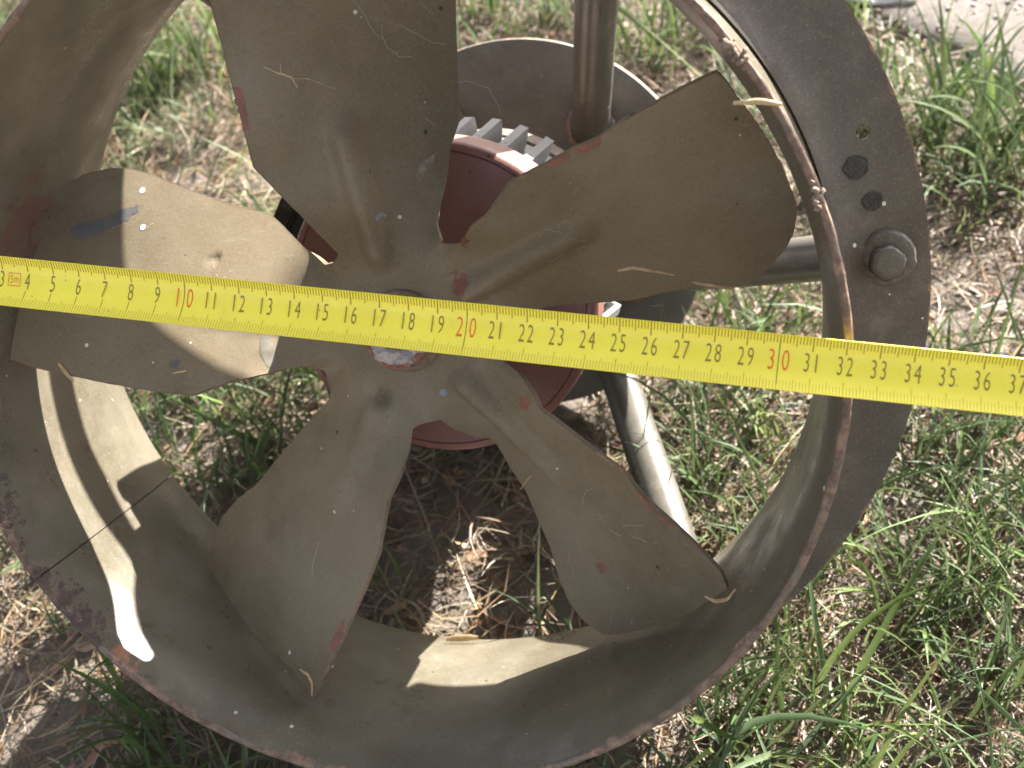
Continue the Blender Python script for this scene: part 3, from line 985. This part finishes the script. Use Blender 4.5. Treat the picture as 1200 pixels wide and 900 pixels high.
def ribbons(name, base, az, L, w, lean0, lean1, col, mat, label, segs=5, fold=0.25, twist=None, curl=None, kind='stuff', cat=None):
    n = len(L)
    t = np.linspace(0, 1, segs + 1)
    ang = lean0[:, None] + (lean1 - lean0)[:, None] * t[None] ** 1.3
    azs = az[:, None] + (curl[:, None] * t[None] if curl is not None else 0)
    ds = (L / segs)[:, None]
    hx = np.sin(ang) * np.cos(azs)
    hy = np.sin(ang) * np.sin(azs)
    hz = np.cos(ang)
    c = lambda h: np.concatenate([np.zeros((n, 1)), np.cumsum(h[:, :-1] * ds, 1)], 1)
    C = np.stack([base[:, 0:1] + c(hx), base[:, 1:2] + c(hy), base[:, 2:3] + c(hz)], 2)
    gz = -0.004
    C[..., 2] = np.maximum(C[..., 2], gz + (base[:, 2:3] * 0.4))
    tw = (twist if twist is not None else np.zeros(n))[:, None] * (0.4 + t[None])
    sx, sy = -np.sin(azs), np.cos(azs)
    # side direction rolled about the blade's own direction by the twist
    nx_, ny_, nz_ = -np.cos(ang) * np.cos(azs), -np.cos(ang) * np.sin(azs), np.sin(ang)
    S = np.stack([sx * np.cos(tw) + nx_ * np.sin(tw), sy * np.cos(tw) + ny_ * np.sin(tw), nz_ * np.sin(tw)], 2)
    N_ = np.stack([-sx * np.sin(tw) + nx_ * np.cos(tw), -sy * np.sin(tw) + ny_ * np.cos(tw), nz_ * np.cos(tw)], 2)
    wt = w[:, None] * np.clip(np.minimum(0.55 + 1.5 * t, 1.0) * (1 - t ** 2.6) + 0.04, 0, 1)[None]
    wt = wt[..., None]
    ok = ~inside_fan(C).any(1)
    if fold > 0:
        V = np.stack([C - S * wt * 0.5 + N_ * wt * fold, C, C + S * wt * 0.5 + N_ * wt * fold], 2)
        q = 3
    else:
        V = np.stack([C - S * wt * 0.5, C + S * wt * 0.5], 2)
        q = 2
    V = V[ok]
    col = col[ok]
    n = len(V)
    per = (segs + 1) * q
    F = []
    for s in range(segs):
        for k in range(q - 1):
            F.append((s * q + k, s * q + k + 1, (s + 1) * q + k + 1, (s + 1) * q + k))
    F = np.array(F)
    faces = (F[None] + (np.arange(n) * per)[:, None, None]).reshape(-1, 4)
    me = bpy.data.meshes.new(name)
    me.vertices.add(n * per)
    me.vertices.foreach_set('co', V.reshape(-1))
    me.loops.add(faces.size)
    me.loops.foreach_set('vertex_index', faces.reshape(-1).astype(np.int32))
    me.polygons.add(len(faces))
    me.polygons.foreach_set('loop_start', np.arange(len(faces), dtype=np.int32) * 4)
    me.polygons.foreach_set('loop_total', np.full(len(faces), 4, dtype=np.int32))
    me.update()
    at = me.color_attributes.new('col', 'FLOAT_COLOR', 'POINT')
    cc = np.repeat(col[:, None], per, 1)
    fade = np.repeat(np.linspace(0.0, 1.0, segs + 1), q)[None, :, None]
    if cat != 'dry':
        base_c = np.array((0.30, 0.27, 0.15))
        cc = cc * (1 - 0.35 * (1 - fade) ** 3) + base_c * 0.35 * (1 - fade) ** 3
    at.data.foreach_set('color', np.concatenate([cc, np.ones((n, per, 1))], 2).reshape(-1))
    me.shade_smooth()
    o = obj(name, me, mat)
    tag(o, label, kind='stuff')
    return o


def green_density(x, y):
    d = np.full(x.shape, 0.16)
    for gx_, gy_, r, w_ in GREEN:
        d += w_ * np.exp(-((x - gx_) ** 2 + (y - gy_) ** 2) / (r * r))
    k = np.array([noise.noise(Vector((a * 9, b * 9, 1))) for a, b in zip(x, y)])
    outside = (x < -0.62) | (x > 0.34) | (y < -0.08) | (y > 0.7)
    d += np.where(outside, 0.5, 0) + 0.35 * k
    for bx_, by_, r in BARE:
        d -= 1.2 * np.exp(-((x - bx_) ** 2 + (y - by_) ** 2) / (r * r))
    pe = np.array([path_edge(a) for a in x])
    return np.where(y > pe - 0.02, 0.0, np.clip(d, 0.015, 1.6))


VEG = 1.0


def pal(n, cols, jit=0.18):
    cols = np.array(cols)
    c = cols[rng.integers(0, len(cols), n)] * VEG
    return np.clip(c * (1 + rng.normal(0, jit, (n, 1))) * (1 + rng.normal(0, 0.06, (n, 3))), 0.01, 0.95)


X0, X1, Y0, Y1 = -0.85, 0.62, -0.30, 0.95
# tufts
NTF = 7600
tx, ty = rng.uniform(X0, X1, NTF), rng.uniform(Y0, Y1, NTF)
keep = rng.uniform(0, 1.3, NTF) < green_density(tx, ty)
tx, ty = tx[keep], ty[keep]
k = rng.integers(3, 10, len(tx))
ti = np.repeat(np.arange(len(tx)), k)
nb = len(ti)
taz = rng.uniform(0, 2 * PI, len(tx))
b = np.stack([tx[ti] + rng.normal(0, 0.006, nb), ty[ti] + rng.normal(0, 0.006, nb), np.full(nb, -0.004)], 1)
az = taz[ti] + rng.normal(0, 0.9, nb)
L = rng.gamma(6, 0.0082, nb) * rng.uniform(0.7, 1.15, len(tx))[ti]
L = np.clip(L, 0.015, 0.13)
w = rng.uniform(0.0010, 0.0026, nb)
l0 = np.abs(rng.normal(0.35, 0.25, nb))
l1 = l0 + np.abs(rng.normal(0.95, 0.45, nb))
GC = [(0.072, 0.122, 0.034), (0.085, 0.138, 0.055), (0.06, 0.105, 0.034), (0.10, 0.152, 0.045), (0.08, 0.128, 0.062), (0.10, 0.15, 0.078), (0.048, 0.083, 0.028), (0.122, 0.172, 0.052)]
tc = pal(len(tx), GC, 0.1)
cg = np.clip(tc[ti] * (1 + rng.normal(0, 0.12, (nb, 1))), 0.01, 0.9)
ribbons('grass_tufts', b, az, L, w, l0, np.minimum(l1, 1.75), cg, M['grass'], 'green grass growing in tufts all round the fan', 5, 0.22, rng.normal(0, 0.5, nb), rng.normal(0, 0.5, nb))
# tall tuft beside the flange at upper right
HT = [(0.258, 0.43, 16), (0.24, 0.43, 10), (0.30, 0.41, 10), (0.225, 0.44, 12), (0.275, 0.40, 16), (0.165, 0.0, 16), (0.12, -0.01, 14), (-0.168, 0.0, 7), (-0.13, -0.03, 8), (-0.37, 0.52, 16), (-0.33, 0.55, 14), (0.03, 0.55, 12), (-0.15, 0.15, 8)]
hx_ = np.concatenate([rng.normal(x, 0.012, n_) for x, y, n_ in HT])
hy_ = np.concatenate([rng.normal(y, 0.012, n_) for x, y, n_ in HT])
nb = len(hx_)
b = np.stack([hx_, hy_, np.full(nb, -0.004)], 1)
ribbons('tall_grass_blades', b, rng.uniform(0, 2 * PI, nb), rng.uniform(0.06, 0.13, nb), rng.uniform(0.0025, 0.0042, nb), np.abs(rng.normal(0.25, 0.2, nb)), rng.uniform(0.7, 1.6, nb),
        pal(nb, [(0.10, 0.155, 0.04), (0.13, 0.19, 0.05), (0.10, 0.145, 0.07), (0.07, 0.115, 0.04)], 0.1), M['grass'], 'taller broad green grass blades standing out of the lawn', 8, 0.2, rng.normal(0, 0.4, nb), rng.normal(0, 0.6, nb))

# dry straw lying in every direction
VEG = np.array((0.66, 0.60, 0.53))
NS = 120000
sx_, sy_ = rng.uniform(X0, X1, NS), rng.uniform(Y0, Y1, NS)
pe = np.array([path_edge(a) for a in sx_])
dn = np.ones(NS)
for bx_, by_, r in BARE:
    dn -= 0.5 * np.exp(-((sx_ - bx_) ** 2 + (sy_ - by_) ** 2) / (r * r))
clump = np.array([noise.noise(Vector((a * 16, c_ * 16, 6))) for a, c_ in zip(sx_, sy_)])
keep = (sy_ < pe - 0.005) & (rng.uniform(0, 1, NS) < dn * (0.75 + 0.9 * clump))
sx_, sy_ = sx_[keep], sy_[keep]
n = len(sx_)
b = np.stack([sx_, sy_, rng.gamma(2.0, 0.0022, n) - 0.004], 1)
SCOL = [(0.33, 0.26, 0.17), (0.41, 0.34, 0.24), (0.27, 0.205, 0.13), (0.36, 0.32, 0.26), (0.21, 0.165, 0.115), (0.46, 0.41, 0.34), (0.29, 0.255, 0.21), (0.19, 0.145, 0.10), (0.32, 0.215, 0.15)]
ribbons('dry_straw', b, rng.uniform(0, 2 * PI, n), rng.gamma(4, 0.0085, n), rng.uniform(0.0004, 0.0013, n), rng.normal(1.48, 0.13, n), rng.normal(1.58, 0.2, n), pal(n, SCOL), M['litter'],
        'dry straw and dead grass matted over the soil', 4, 0.0, rng.normal(0, 0.8, n), rng.normal(0, 1.1, n), cat='dry')
# leaf litter and crumbs
NL = 9000
lx, ly = rng.uniform(X0, X1, NL), rng.uniform(Y0, Y1, NL)
pe = np.array([path_edge(a) for a in lx])
keep = ly < pe + 0.05
lx, ly = lx[keep], ly[keep]
n = len(lx)
b = np.stack([lx, ly, rng.gamma(2.0, 0.0016, n) - 0.004], 1)
ribbons('leaf_litter', b, rng.uniform(0, 2 * PI, n), rng.gamma(4, 0.0022, n), rng.uniform(0.0015, 0.0055, n), rng.normal(1.45, 0.2, n), rng.normal(1.6, 0.35, n),
        pal(n, [(0.27, 0.15, 0.09), (0.36, 0.23, 0.15), (0.18, 0.11, 0.07), (0.46, 0.36, 0.25), (0.42, 0.26, 0.18), (0.14, 0.11, 0.08)]), M['litter'],
        'brown leaf flakes and crumbs among the straw', 3, 0.12, rng.normal(0, 0.6, n), rng.normal(0, 0.5, n), cat='dry')

# small stones on the path
def pebble_mesh(seed):
    bm = bmesh.new()
    bmesh.ops.create_icosphere(bm, subdivisions=2, radius=1)
    for v in bm.verts:
        v.co *= 1 + 0.3 * noise.noise(v.co * 1.3 + Vector((seed, 0, 0)))
        v.co.z *= 0.6
    me = bpy.data.meshes.new('pebble')
    bm.to_mesh(me)
    bm.free()
    me.shade_smooth()
    return me


PB = []
V_, F_, C_ = [], [], []
base_me = pebble_mesh(1)
bv_ = np.array([v.co[:] for v in base_me.vertices])
bf_ = np.array([p.vertices[:] for p in base_me.polygons])
bpy.data.meshes.remove(base_me)
NP = 1500
for i in range(NP):
    x = rng.uniform(0.05, 0.62)
    y = path_edge(x) + rng.uniform(-0.03, 0.4)
    s = rng.gamma(3, 0.00035) + 0.0005
    a = rng.uniform(0, 2 * PI)
    R2 = np.array([[math.cos(a), -math.sin(a), 0], [math.sin(a), math.cos(a), 0], [0, 0, 1]])
    F_.append(bf_ + len(bv_) * i)
    V_.append((bv_ * (1, rng.uniform(0.6, 1), 0.8) * s) @ R2.T + (x, y, 0.003 + s * 0.3))
me = bpy.data.meshes.new('grit')
me.from_pydata(np.concatenate(V_).tolist(), [], np.concatenate(F_).tolist())
M['grit'] = plain('grit_stone', (0.20, 0.17, 0.15), 0.9, (0.38, 0.35, 0.32), 90, 0.4)
tag(obj('path_grit', me, M['grit'], None, True), 'small grey and pinkish grit scattered over the pale path', kind='stuff')

bm = bmesh.new()
bmesh.ops.create_icosphere(bm, subdivisions=4, radius=1)
for v in bm.verts:
    v.co = Vector((v.co.x * 0.035, v.co.y * 0.02, v.co.z * 0.007)) * (1 + 0.35 * noise.noise(v.co * 1.6))
me = bpy.data.meshes.new('flat_stone')
bm.to_mesh(me)
bm.free()
M['stone'] = plain('pale_stone', (0.45, 0.43, 0.41), 0.8, (0.55, 0.54, 0.52), 60, 0.3)
so = tag(obj('flat_stone', me, M['stone'], None, True), 'flat whitish stone at the edge of the path behind the flange', 'stone')
so.location = (0.212, 0.632, 0.006)

# ------------------------------------------------------------------ bits of straw and web caught on the metal
DEB = {'twig': ('T', [(-3.87, 10.06, -3.62), (-3.42, 9.8, -3.93), (-3.08, 9.66, -4.18), (-2.91, 9.24, -4.29)]), 'twig2': ('T', [(-3.37, 9.77, -3.97), (-3.38, 10.14, -3.98)]), 'twig3': ('T', [(-3.01, 9.6, -4.23), (-2.59, 9.57, -4.54), (-1.79, 9.13, -5.14)]), 'thread': ('T', [(-4.89, 10.63, -2.97), (-4.33, 10.17, -3.31), (-3.87, 10.06, -3.62)]), 'straw1': ('UR', [(8.15, 2.26, -6.86), (8.72, 2.39, -6.88), (10.2, 2.01, -7.42)]), 'straw2': ('UR', [(10.88, 1.68, -7.74), (11.6, 1.56, -7.9), (12.39, 1.36, -8.11)]), 'flake': ('BL', [(-4.66, -13.98, -3.58), (-4.22, -14.03, -3.34), (-3.98, -14.28, -3.14), (-3.97, -14.79, -3.0)]), 'chaff': ('L', [(-13.36, -0.94, -3.08), (-13.01, -1.26, -2.91), (-12.59, -1.55, -2.76)]), 'curl': ('LR', [(11.76, -9.44, -3.92), (12.15, -9.57, -3.82), (12.6, -9.3, -3.52), (12.91, -8.65, -3.1)]), 'stick': ('LR', [(4.08, -6.94, -7.2), (4.46, -6.32, -6.66), (4.8, -5.87, -6.21)]), 'curlL': ('L', [(-8.7, -1.3, -3.44), (-8.32, -1.25, -3.55), (-8.19, -1.23, -3.59)])}



def fibre(name, pts, rad_, mat, label, cat, flat=0.4, seg=6, lift=0.05):
    P = [Vector(p) + Vector((0, 0, lift)) for p in pts]
    q = []
    for i in range(len(P) - 1):
        for j in range(5):
            t = j / 5
            q.append(P[i].lerp(P[i + 1], t) + Vector((noise.noise(P[i] * 3 + Vector((j, 0, 0))), noise.noise(P[i] * 3 + Vector((0, j, 0))), 0)) * 0.02)
    q.append(P[-1])
    n = len(q)
    rad = rad_ * 0.72
    r = [rad * (0.35 + 0.65 * math.sin(PI * min(0.97, max(0.05, i / (n - 1)))) ** 0.6) for i in range(n)]
    o = obj(name, sharp(tube(name, q, r, seg, flat=flat), 60), mat)
    o.rotation_euler = (TILT, 0, 0)
    return tag(o, label, cat)


tw = fibre('twig', DEB['twig'][1], 0.055, M['twig'], 'small forked dry twig caught on the top blade', 'twig')
for nm_ in ('twig2', 'twig3'):
    o = fibre('side_shoot', DEB[nm_][1], 0.03, M['twig'], None, None)
    o.rotation_euler = (0, 0, 0)
    o.parent = tw
for nm_, name, rad, lab, cat_, mt in (
        ('straw1', 'straw_bit', 0.10, 'thin pale straw sliver at the lower edge of the right blade above the tape', 'straw', 'straw'),
        ('straw2', 'straw_bit', 0.14, 'broad tan straw sliver hanging below the tip of the right blade', 'straw', 'straw'),
        ('flake', 'straw_bit', 0.10, 'curled pale husk stuck at the tip of the bottom left blade', 'husk', 'straw'),
        ('chaff', 'straw_bit', 0.11, 'pale chaff caught on the lower edge of the left blade', 'chaff', 'straw'),
        ('curl', 'straw_bit', 0.11, 'curved tan stalk across the tip of the lower right blade', 'stalk', 'straw'),
        ('stick', 'straw_bit', 0.035, 'tiny straight straw lying near the root of the lower right blade', 'straw', 'straw'),
        ('curlL', 'straw_bit', 0.05, 'tiny straw flake on the left blade below the 9 on the tape', 'straw', 'straw')):
    fibre(name, DEB[nm_][1], rad, M[mt], lab, cat_)
fibre('husk', [(11.95, 11.75, -10.4), (12.15, 11.2, -10.4), (12.3, 10.7, -10.45), (12.45, 10.2, -10.5)], 0.14, M['straw'], 'pale seed husk on the flange at the upper end of the duct rim', 'husk', 0.6)
fibre('husk', [(13.55, 8.95, -10.5), (13.75, 8.45, -10.5), (14.05, 7.85, -10.5)], 0.10, M['straw'], 'slim pale seed husk on the flange nearer the bolt', 'husk', 0.6)
fibre('dry_stalk', [(12.55, 8.85, 0.15), (13.3, 8.9, 0.22), (13.95, 8.8, 0.15)], 0.13, M['straw'], 'short tan stalk lying across the rusty duct rim at upper right', 'stalk', 0.6)
lf = fibre('willow_leaf', [(-0.35, -15.9, -10.2), (0.3, -15.85, -10.35), (1.1, -15.85, -10.5)], 0.24, M['straw'], 'small pale dry leaf lying on the bottom of the duct behind the blades', 'leaf', 0.25, lift=0.0)

# cobwebs: fine threads over blades and flange


def threads(name, lines, rad, mat, label):
    vs, fs = [], []
    for pts in lines:
        P = [Vector(p) for p in pts]
        q = []
        for i in range(len(P) - 1):
            for j in range(6):
                t = j / 6
                q.append(P[i].lerp(P[i + 1], t) + Vector([noise.noise(P[i] * 5 + Vector((j * 0.9, k_ * 7, 0))) for k_ in range(3)]) * 0.07)
        q.append(P[-1])
        b_ = len(vs)
        for p in q:
            vs += [p + Vector((rad, 0, 0)), p + Vector((-rad * 0.5, rad * 0.87, 0)), p + Vector((-rad * 0.5, -rad * 0.87, 0.4 * rad))]
        for i in range(len(q) - 1):
            for k_ in range(3):
                fs.append((b_ + i * 3 + k_, b_ + i * 3 + (k_ + 1) % 3, b_ + (i + 1) * 3 + (k_ + 1) % 3, b_ + (i + 1) * 3 + k_))
    o = obj(name, mesh(name, vs, fs), mat)
    o.rotation_euler = (TILT, 0, 0)
    return tag(o, label, kind='stuff')


WL = []
R5 = random.Random(5)


def on_blade(key, u, v, up_=0.03):
    x, y = uv2xy(u, v, BLADE_MID[key])
    return (x, y, blade_z(x, y, BLADE_MID[key]) + up_)


for key, (ua, ub), (va, vb), cnt in (('L', (-1, 4), (7, 13), 5), ('T', (1.5, 3.6), (6, 13), 6), ('LR', (-2, 3), (8, 15), 8), ('UR', (0, 4), (6, 13), 3), ('BL', (-2, 3), (8, 14), 1)):
    for i in range(cnt):
        u, v = R5.uniform(ua, ub), R5.uniform(va, vb)
        a_ = R5.uniform(0, 2 * PI)
        pts = []
        for s_ in range(R5.randint(2, 5)):
            pts.append(on_blade(key, u, v))
            a_ += R5.uniform(-0.6, 0.6)
            u += math.cos(a_) * 0.5
            v += math.sin(a_) * 0.5
        WL.append(pts)
threads('cobweb', [l for l in WL if len(l) > 1], 0.0045, M['web'], 'fine grey cobweb threads across the blades')
WF = [[(15.25, 5.3, -10.3), (15.6, 4.7, -10.2), (15.75, 4.2, -10.2), (15.9, 3.8, -10.25), (16.4, 3.66, -10.3), (17.1, 3.85, -10.5)],
      [(12.6, 10.4, -10.3), (13.2, 9.7, -10.3), (13.6, 9.3, -10.4)], [(14.2, 7.6, -10.2), (14.6, 6.9, -10.2), (14.9, 6.2, -10.3), (15.3, 5.4, -10.3)],
      [(15.9, 3.7, -10.2), (16.3, 2.6, -10.2), (16.4, 1.9, -10.2), (16.5, 0.5, -10.2)], [(16.2, 3.0, -10.2), (16.5, 2.2, -10.25), (16.55, 1.2, -10.2)]]
threads('white_thread', WF, 0.014, M['whiteweb'], 'white web threads trailing over the flange beside the bolt')
# dirt clumps on the duct rim
bm = bmesh.new()
for i in range(110):
    grp = R5.choice(((60, 1.8), (59, 1.2), (54, 1.0), (39.5, 1.0), (22, 1.0)))
    a_ = math.radians(R5.gauss(grp[0], grp[1]))
    r_ = 16.25 + R5.gauss(-0.02, 0.11)
    s_ = abs(R5.gauss(0.06, 0.03)) + 0.02
    mt_ = Matrix.Translation(Vector(fan((r_ * math.cos(a_), r_ * math.sin(a_), R5.gauss(0.0, 0.1))))) @ Matrix.Rotation(R5.uniform(0, 3), 4, (R5.random(), R5.random(), 1)) @ Matrix.Diagonal((s_ * CM, s_ * CM * 0.7, s_ * CM * 0.8, 1))
    bmesh.ops.create_icosphere(bm, subdivisions=2, radius=1, matrix=mt_)
for v in bm.verts:
    v.co += Vector([noise.noise(v.co * 900 + Vector((k_ * 5, 0, 0))) for k_ in range(3)]) * 0.0005
me = bpy.data.meshes.new('dried_mud')
bm.to_mesh(me)
bm.free()
o = tag(obj('dried_mud', me, M['dirt'], None, True), 'dried crumbs of mud sticking to the upper right duct rim', kind='stuff')
o.rotation_euler = (TILT, 0, 0)

# ------------------------------------------------------------------ the measuring tape
m = NT('tape_yellow')
c = m.mix(m.ramp(m.noise(30, 5, 0.65), 0.35, 0.65), (0.92, 0.79, 0.06), (0.88, 0.74, 0.05))
c = m.mix(m.ramp(m.noise(22, 8, 0.75, 1.0), 0.56, 0.72, 0, 0.35), c, (0.62, 0.50, 0.12))
c = m.mix(m.math('MULTIPLY', m.spots(330, 0.14, 0.9), 0.6), c, (0.25, 0.20, 0.08))
m.l(c, m.b.inputs['Base Color'])
m.l(m.ramp(m.noise(80, 6, 0.7), 0.3, 0.7, 0.2, 0.42), m.b.inputs['Roughness'])
m.b.inputs['Specular IOR Level'].default_value = 0.7
M['tape'] = m.m
M['print'] = plain('tape_print_brown', (0.24, 0.18, 0.03), 0.4)
M['print_faint'] = plain('tape_print_faint', (0.50, 0.40, 0.02), 0.4)
M['print_red'] = plain('tape_print_red', (0.78, 0.13, 0.03), 0.4)
TA = -0.0769
TO = (4.153, 1.881)
HW = 0.81


def tape_pt(t, s, off=0.0):
    """t along the tape in cm, s across it (up positive); the tape is cupped towards the viewer"""
    x = TO[0] + (t - 20) * math.cos(TA) - s * math.sin(TA)
    y = TO[1] + (t - 20) * math.sin(TA) + s * math.cos(TA)
    q = s / HW
    z = 0.422 + (t - 4) / 32 * 0.117 - 0.17 + 0.36 * q * q + TAPE_LEAN * s
    d = 0.72 * q / HW + TAPE_LEAN
    nn = math.hypot(1, d)
    y += -d / nn * off * math.cos(TA)
    x += d / nn * off * math.sin(TA)
    return (x, y, z + off / nn)


TAPE_LEAN = -0.34
tape_root = tag(link(bpy.data.objects.new('measuring_tape', None)),
                'yellow steel measuring tape with dark and red centimetre numbers stretched across the fan', 'tape measure')
tape_root.rotation_euler = (TILT, 0, 0)
SS = [HW * math.sin(q) / math.sin(1.2) for q in np.linspace(-1.2, 1.2, 17)]
vs, fs = [], []
TT = np.arange(0.0, 46.01, 0.5)
for side in (0.012, -0.012):
    for t in TT:
        vs += [tape_pt(t, s, side) for s in SS]
n, k = len(TT), len(SS)
for sd in (0, 1):
    for i in range(n - 1):
        for j in range(k - 1):
            q = [sd * n * k + i * k + j, sd * n * k + (i + 1) * k + j, sd * n * k + (i + 1) * k + j + 1, sd * n * k + i * k + j + 1]
            fs.append(tuple(q if sd == 0 else q[::-1]))
for i in range(n - 1):
    for j, fl in ((0, 1), (k - 1, 0)):
        q = [i * k + j, n * k + i * k + j, n * k + (i + 1) * k + j, (i + 1) * k + j]
        fs.append(tuple(q if fl else q[::-1]))
for i, fl in ((0, 0), (n - 1, 1)):
    for j in range(k - 1):
        q = [i * k + j, n * k + i * k + j, n * k + i * k + j + 1, i * k + j + 1]
        fs.append(tuple(q if fl else q[::-1]))
tape = obj('tape_blade', sharp(mesh('tape_blade', vs, fs), 50), M['tape'], tape_root)
# the hook over the duct's rim at its zero end
hk = [(-0.35, 0.02), (0.7, 0.02), (0.7, 0.07), (-0.25, 0.07), (-0.25, 0.1)]
hv, hf = [], []
for s in (-0.75, 0.75):
    hv += [tape_pt(t, s, 0.03) for t in (-0.15, 0.6)] + [tuple(Vector(tape_pt(-0.15, s, 0.03)) + Vector((0, 0, -1.1)))]
    hv += [tape_pt(t, s, 0.11) for t in (-0.23, 0.6)] + [tuple(Vector(tape_pt(-0.23, s, 0.11)) + Vector((0, 0, -1.18)))]
hf = [(3, 4, 10, 9), (0, 6, 7, 1), (3, 9, 11, 5), (0, 2, 8, 6), (0, 1, 4, 3), (6, 9, 10, 7), (0, 3, 5, 2), (6, 8, 11, 9), (1, 7, 10, 4), (2, 5, 11, 8)]
obj('end_hook', mesh('end_hook', hv, hf), M['alu'], tape_root)


def strips(name, rects, mat, off=0.017, slices=3):
    vs, fs = [], []
    for t0, t1, s0, s1 in rects:
        for i in range(slices):
            a = s0 + (s1 - s0) * i / slices
            b = s0 + (s1 - s0) * (i + 1) / slices
            q = len(vs)
            vs.extend([tape_pt(t0, a, off), tape_pt(t1, a, off), tape_pt(t1, b, off), tape_pt(t0, b, off)])
            fs.append((q, q + 1, q + 2, q + 3))
    return obj(name, mesh(name, vs, fs), mat, tape)


top_r, bot_r = [], []
for mm in range(5, 450):
    t = mm / 10
    L = 0.50 if mm % 10 == 0 else (0.39 if mm % 5 == 0 else 0.29)
    w = 0.017 if mm % 10 == 0 else 0.013
    top_r.append((t - w, t + w, HW - L, HW - 0.005))
    Lb = 0.34 if mm % 10 == 0 else (0.29 if mm % 5 == 0 else 0.22)
    bot_r.append((t - w * 0.7, t + w * 0.7, -HW + 0.005, -HW + Lb))
tag(strips('millimetre_marks', top_r, M['print']), None, kind='stuff')
tag(strips('faint_millimetre_marks', bot_r, M['print_faint']), None, kind='stuff')
for t in (10, 20, 30):
    strips('decimetre_line', [(t - 0.014, t + 0.014, -HW + 0.1, HW - 0.45)], M['print'], 0.018, 8)
for t in range(4, 10):
    strips('centimetre_line', [(t - 0.012, t + 0.012, -0.56, -0.34)], M['print'], 0.018, 3)

GL = {}


def glyph(ch):
    if ch not in GL:
        cu = bpy.data.curves.new('glyph', 'FONT')
        cu.body = ch
        cu.size = 1.0
        cu.offset = -0.008
        cu.resolution_u = 3
        o = bpy.data.objects.new('glyph', cu)
        COL.objects.link(o)
        dg = bpy.context.evaluated_depsgraph_get()
        dg.update()
        me = bpy.data.meshes.new_from_object(o.evaluated_get(dg))
        bm = bmesh.new()
        bm.from_mesh(me)
        bmesh.ops.triangulate(bm, faces=bm.faces)
        V = [(v.co.x, v.co.y) for v in bm.verts]
        F = [tuple(v.index for v in f.verts) for f in bm.faces]
        bm.free()
        bpy.data.meshes.remove(me)
        bpy.data.objects.remove(o)
        bpy.data.curves.remove(cu)
        x0, x1 = min(v[0] for v in V), max(v[0] for v in V)
        y0, y1 = min(v[1] for v in V), max(v[1] for v in V)
        GL[ch] = ([((x - x0), (y - y0)) for x, y in V], F, x1 - x0, y1 - y0)
    return GL[ch]


HREF = glyph('0')[3]


def word(name, items, mat, off=0.02):
    """items: (glyph, centre along, centre across, height, width factor)"""
    vs, fs = [], []
    for ch, tc, sc_, h, wf in items:
        V, F, w, hh = glyph(ch)
        k = h / HREF
        q = len(vs)
        for x, y in V:
            vs.append(tape_pt(tc + (x - w / 2) * k * wf, sc_ + (y - hh / 2) * k, off))
        fs += [tuple(q + i for i in f) for f in F]
    return obj(name, mesh(name, vs, fs), mat, tape)


for nmb in range(1, 46):
    st = str(nmb)
    red = nmb % 10 == 0
    h = 0.62 if red else 0.55
    sp = 0.40 if red else 0.29
    wf = 0.56
    if len(st) == 1:
        it = [(st, nmb, -0.02, h, wf)]
    else:
        it = [(st[0], nmb - sp / 2 - (0.02 if red else 0), -0.02, h, wf), (st[1], nmb + sp / 2 + (0.02 if red else 0), -0.02, h, wf)]
    word('numeral', it, M['print_red'] if red else M['print'])
bx = [(3.25, 3.73, 0.20, 0.225), (3.25, 3.73, -0.225, -0.20), (3.25, 3.27, -0.2, 0.2), (3.71, 3.73, -0.2, 0.2)]
strips('length_mark_frame', bx, M['print_red'], 0.018, 1)
word('length_mark', [('5', 3.38, 0.0, 0.28, 0.7), ('m', 3.56, -0.02, 0.28, 0.6)], M['print_red'])
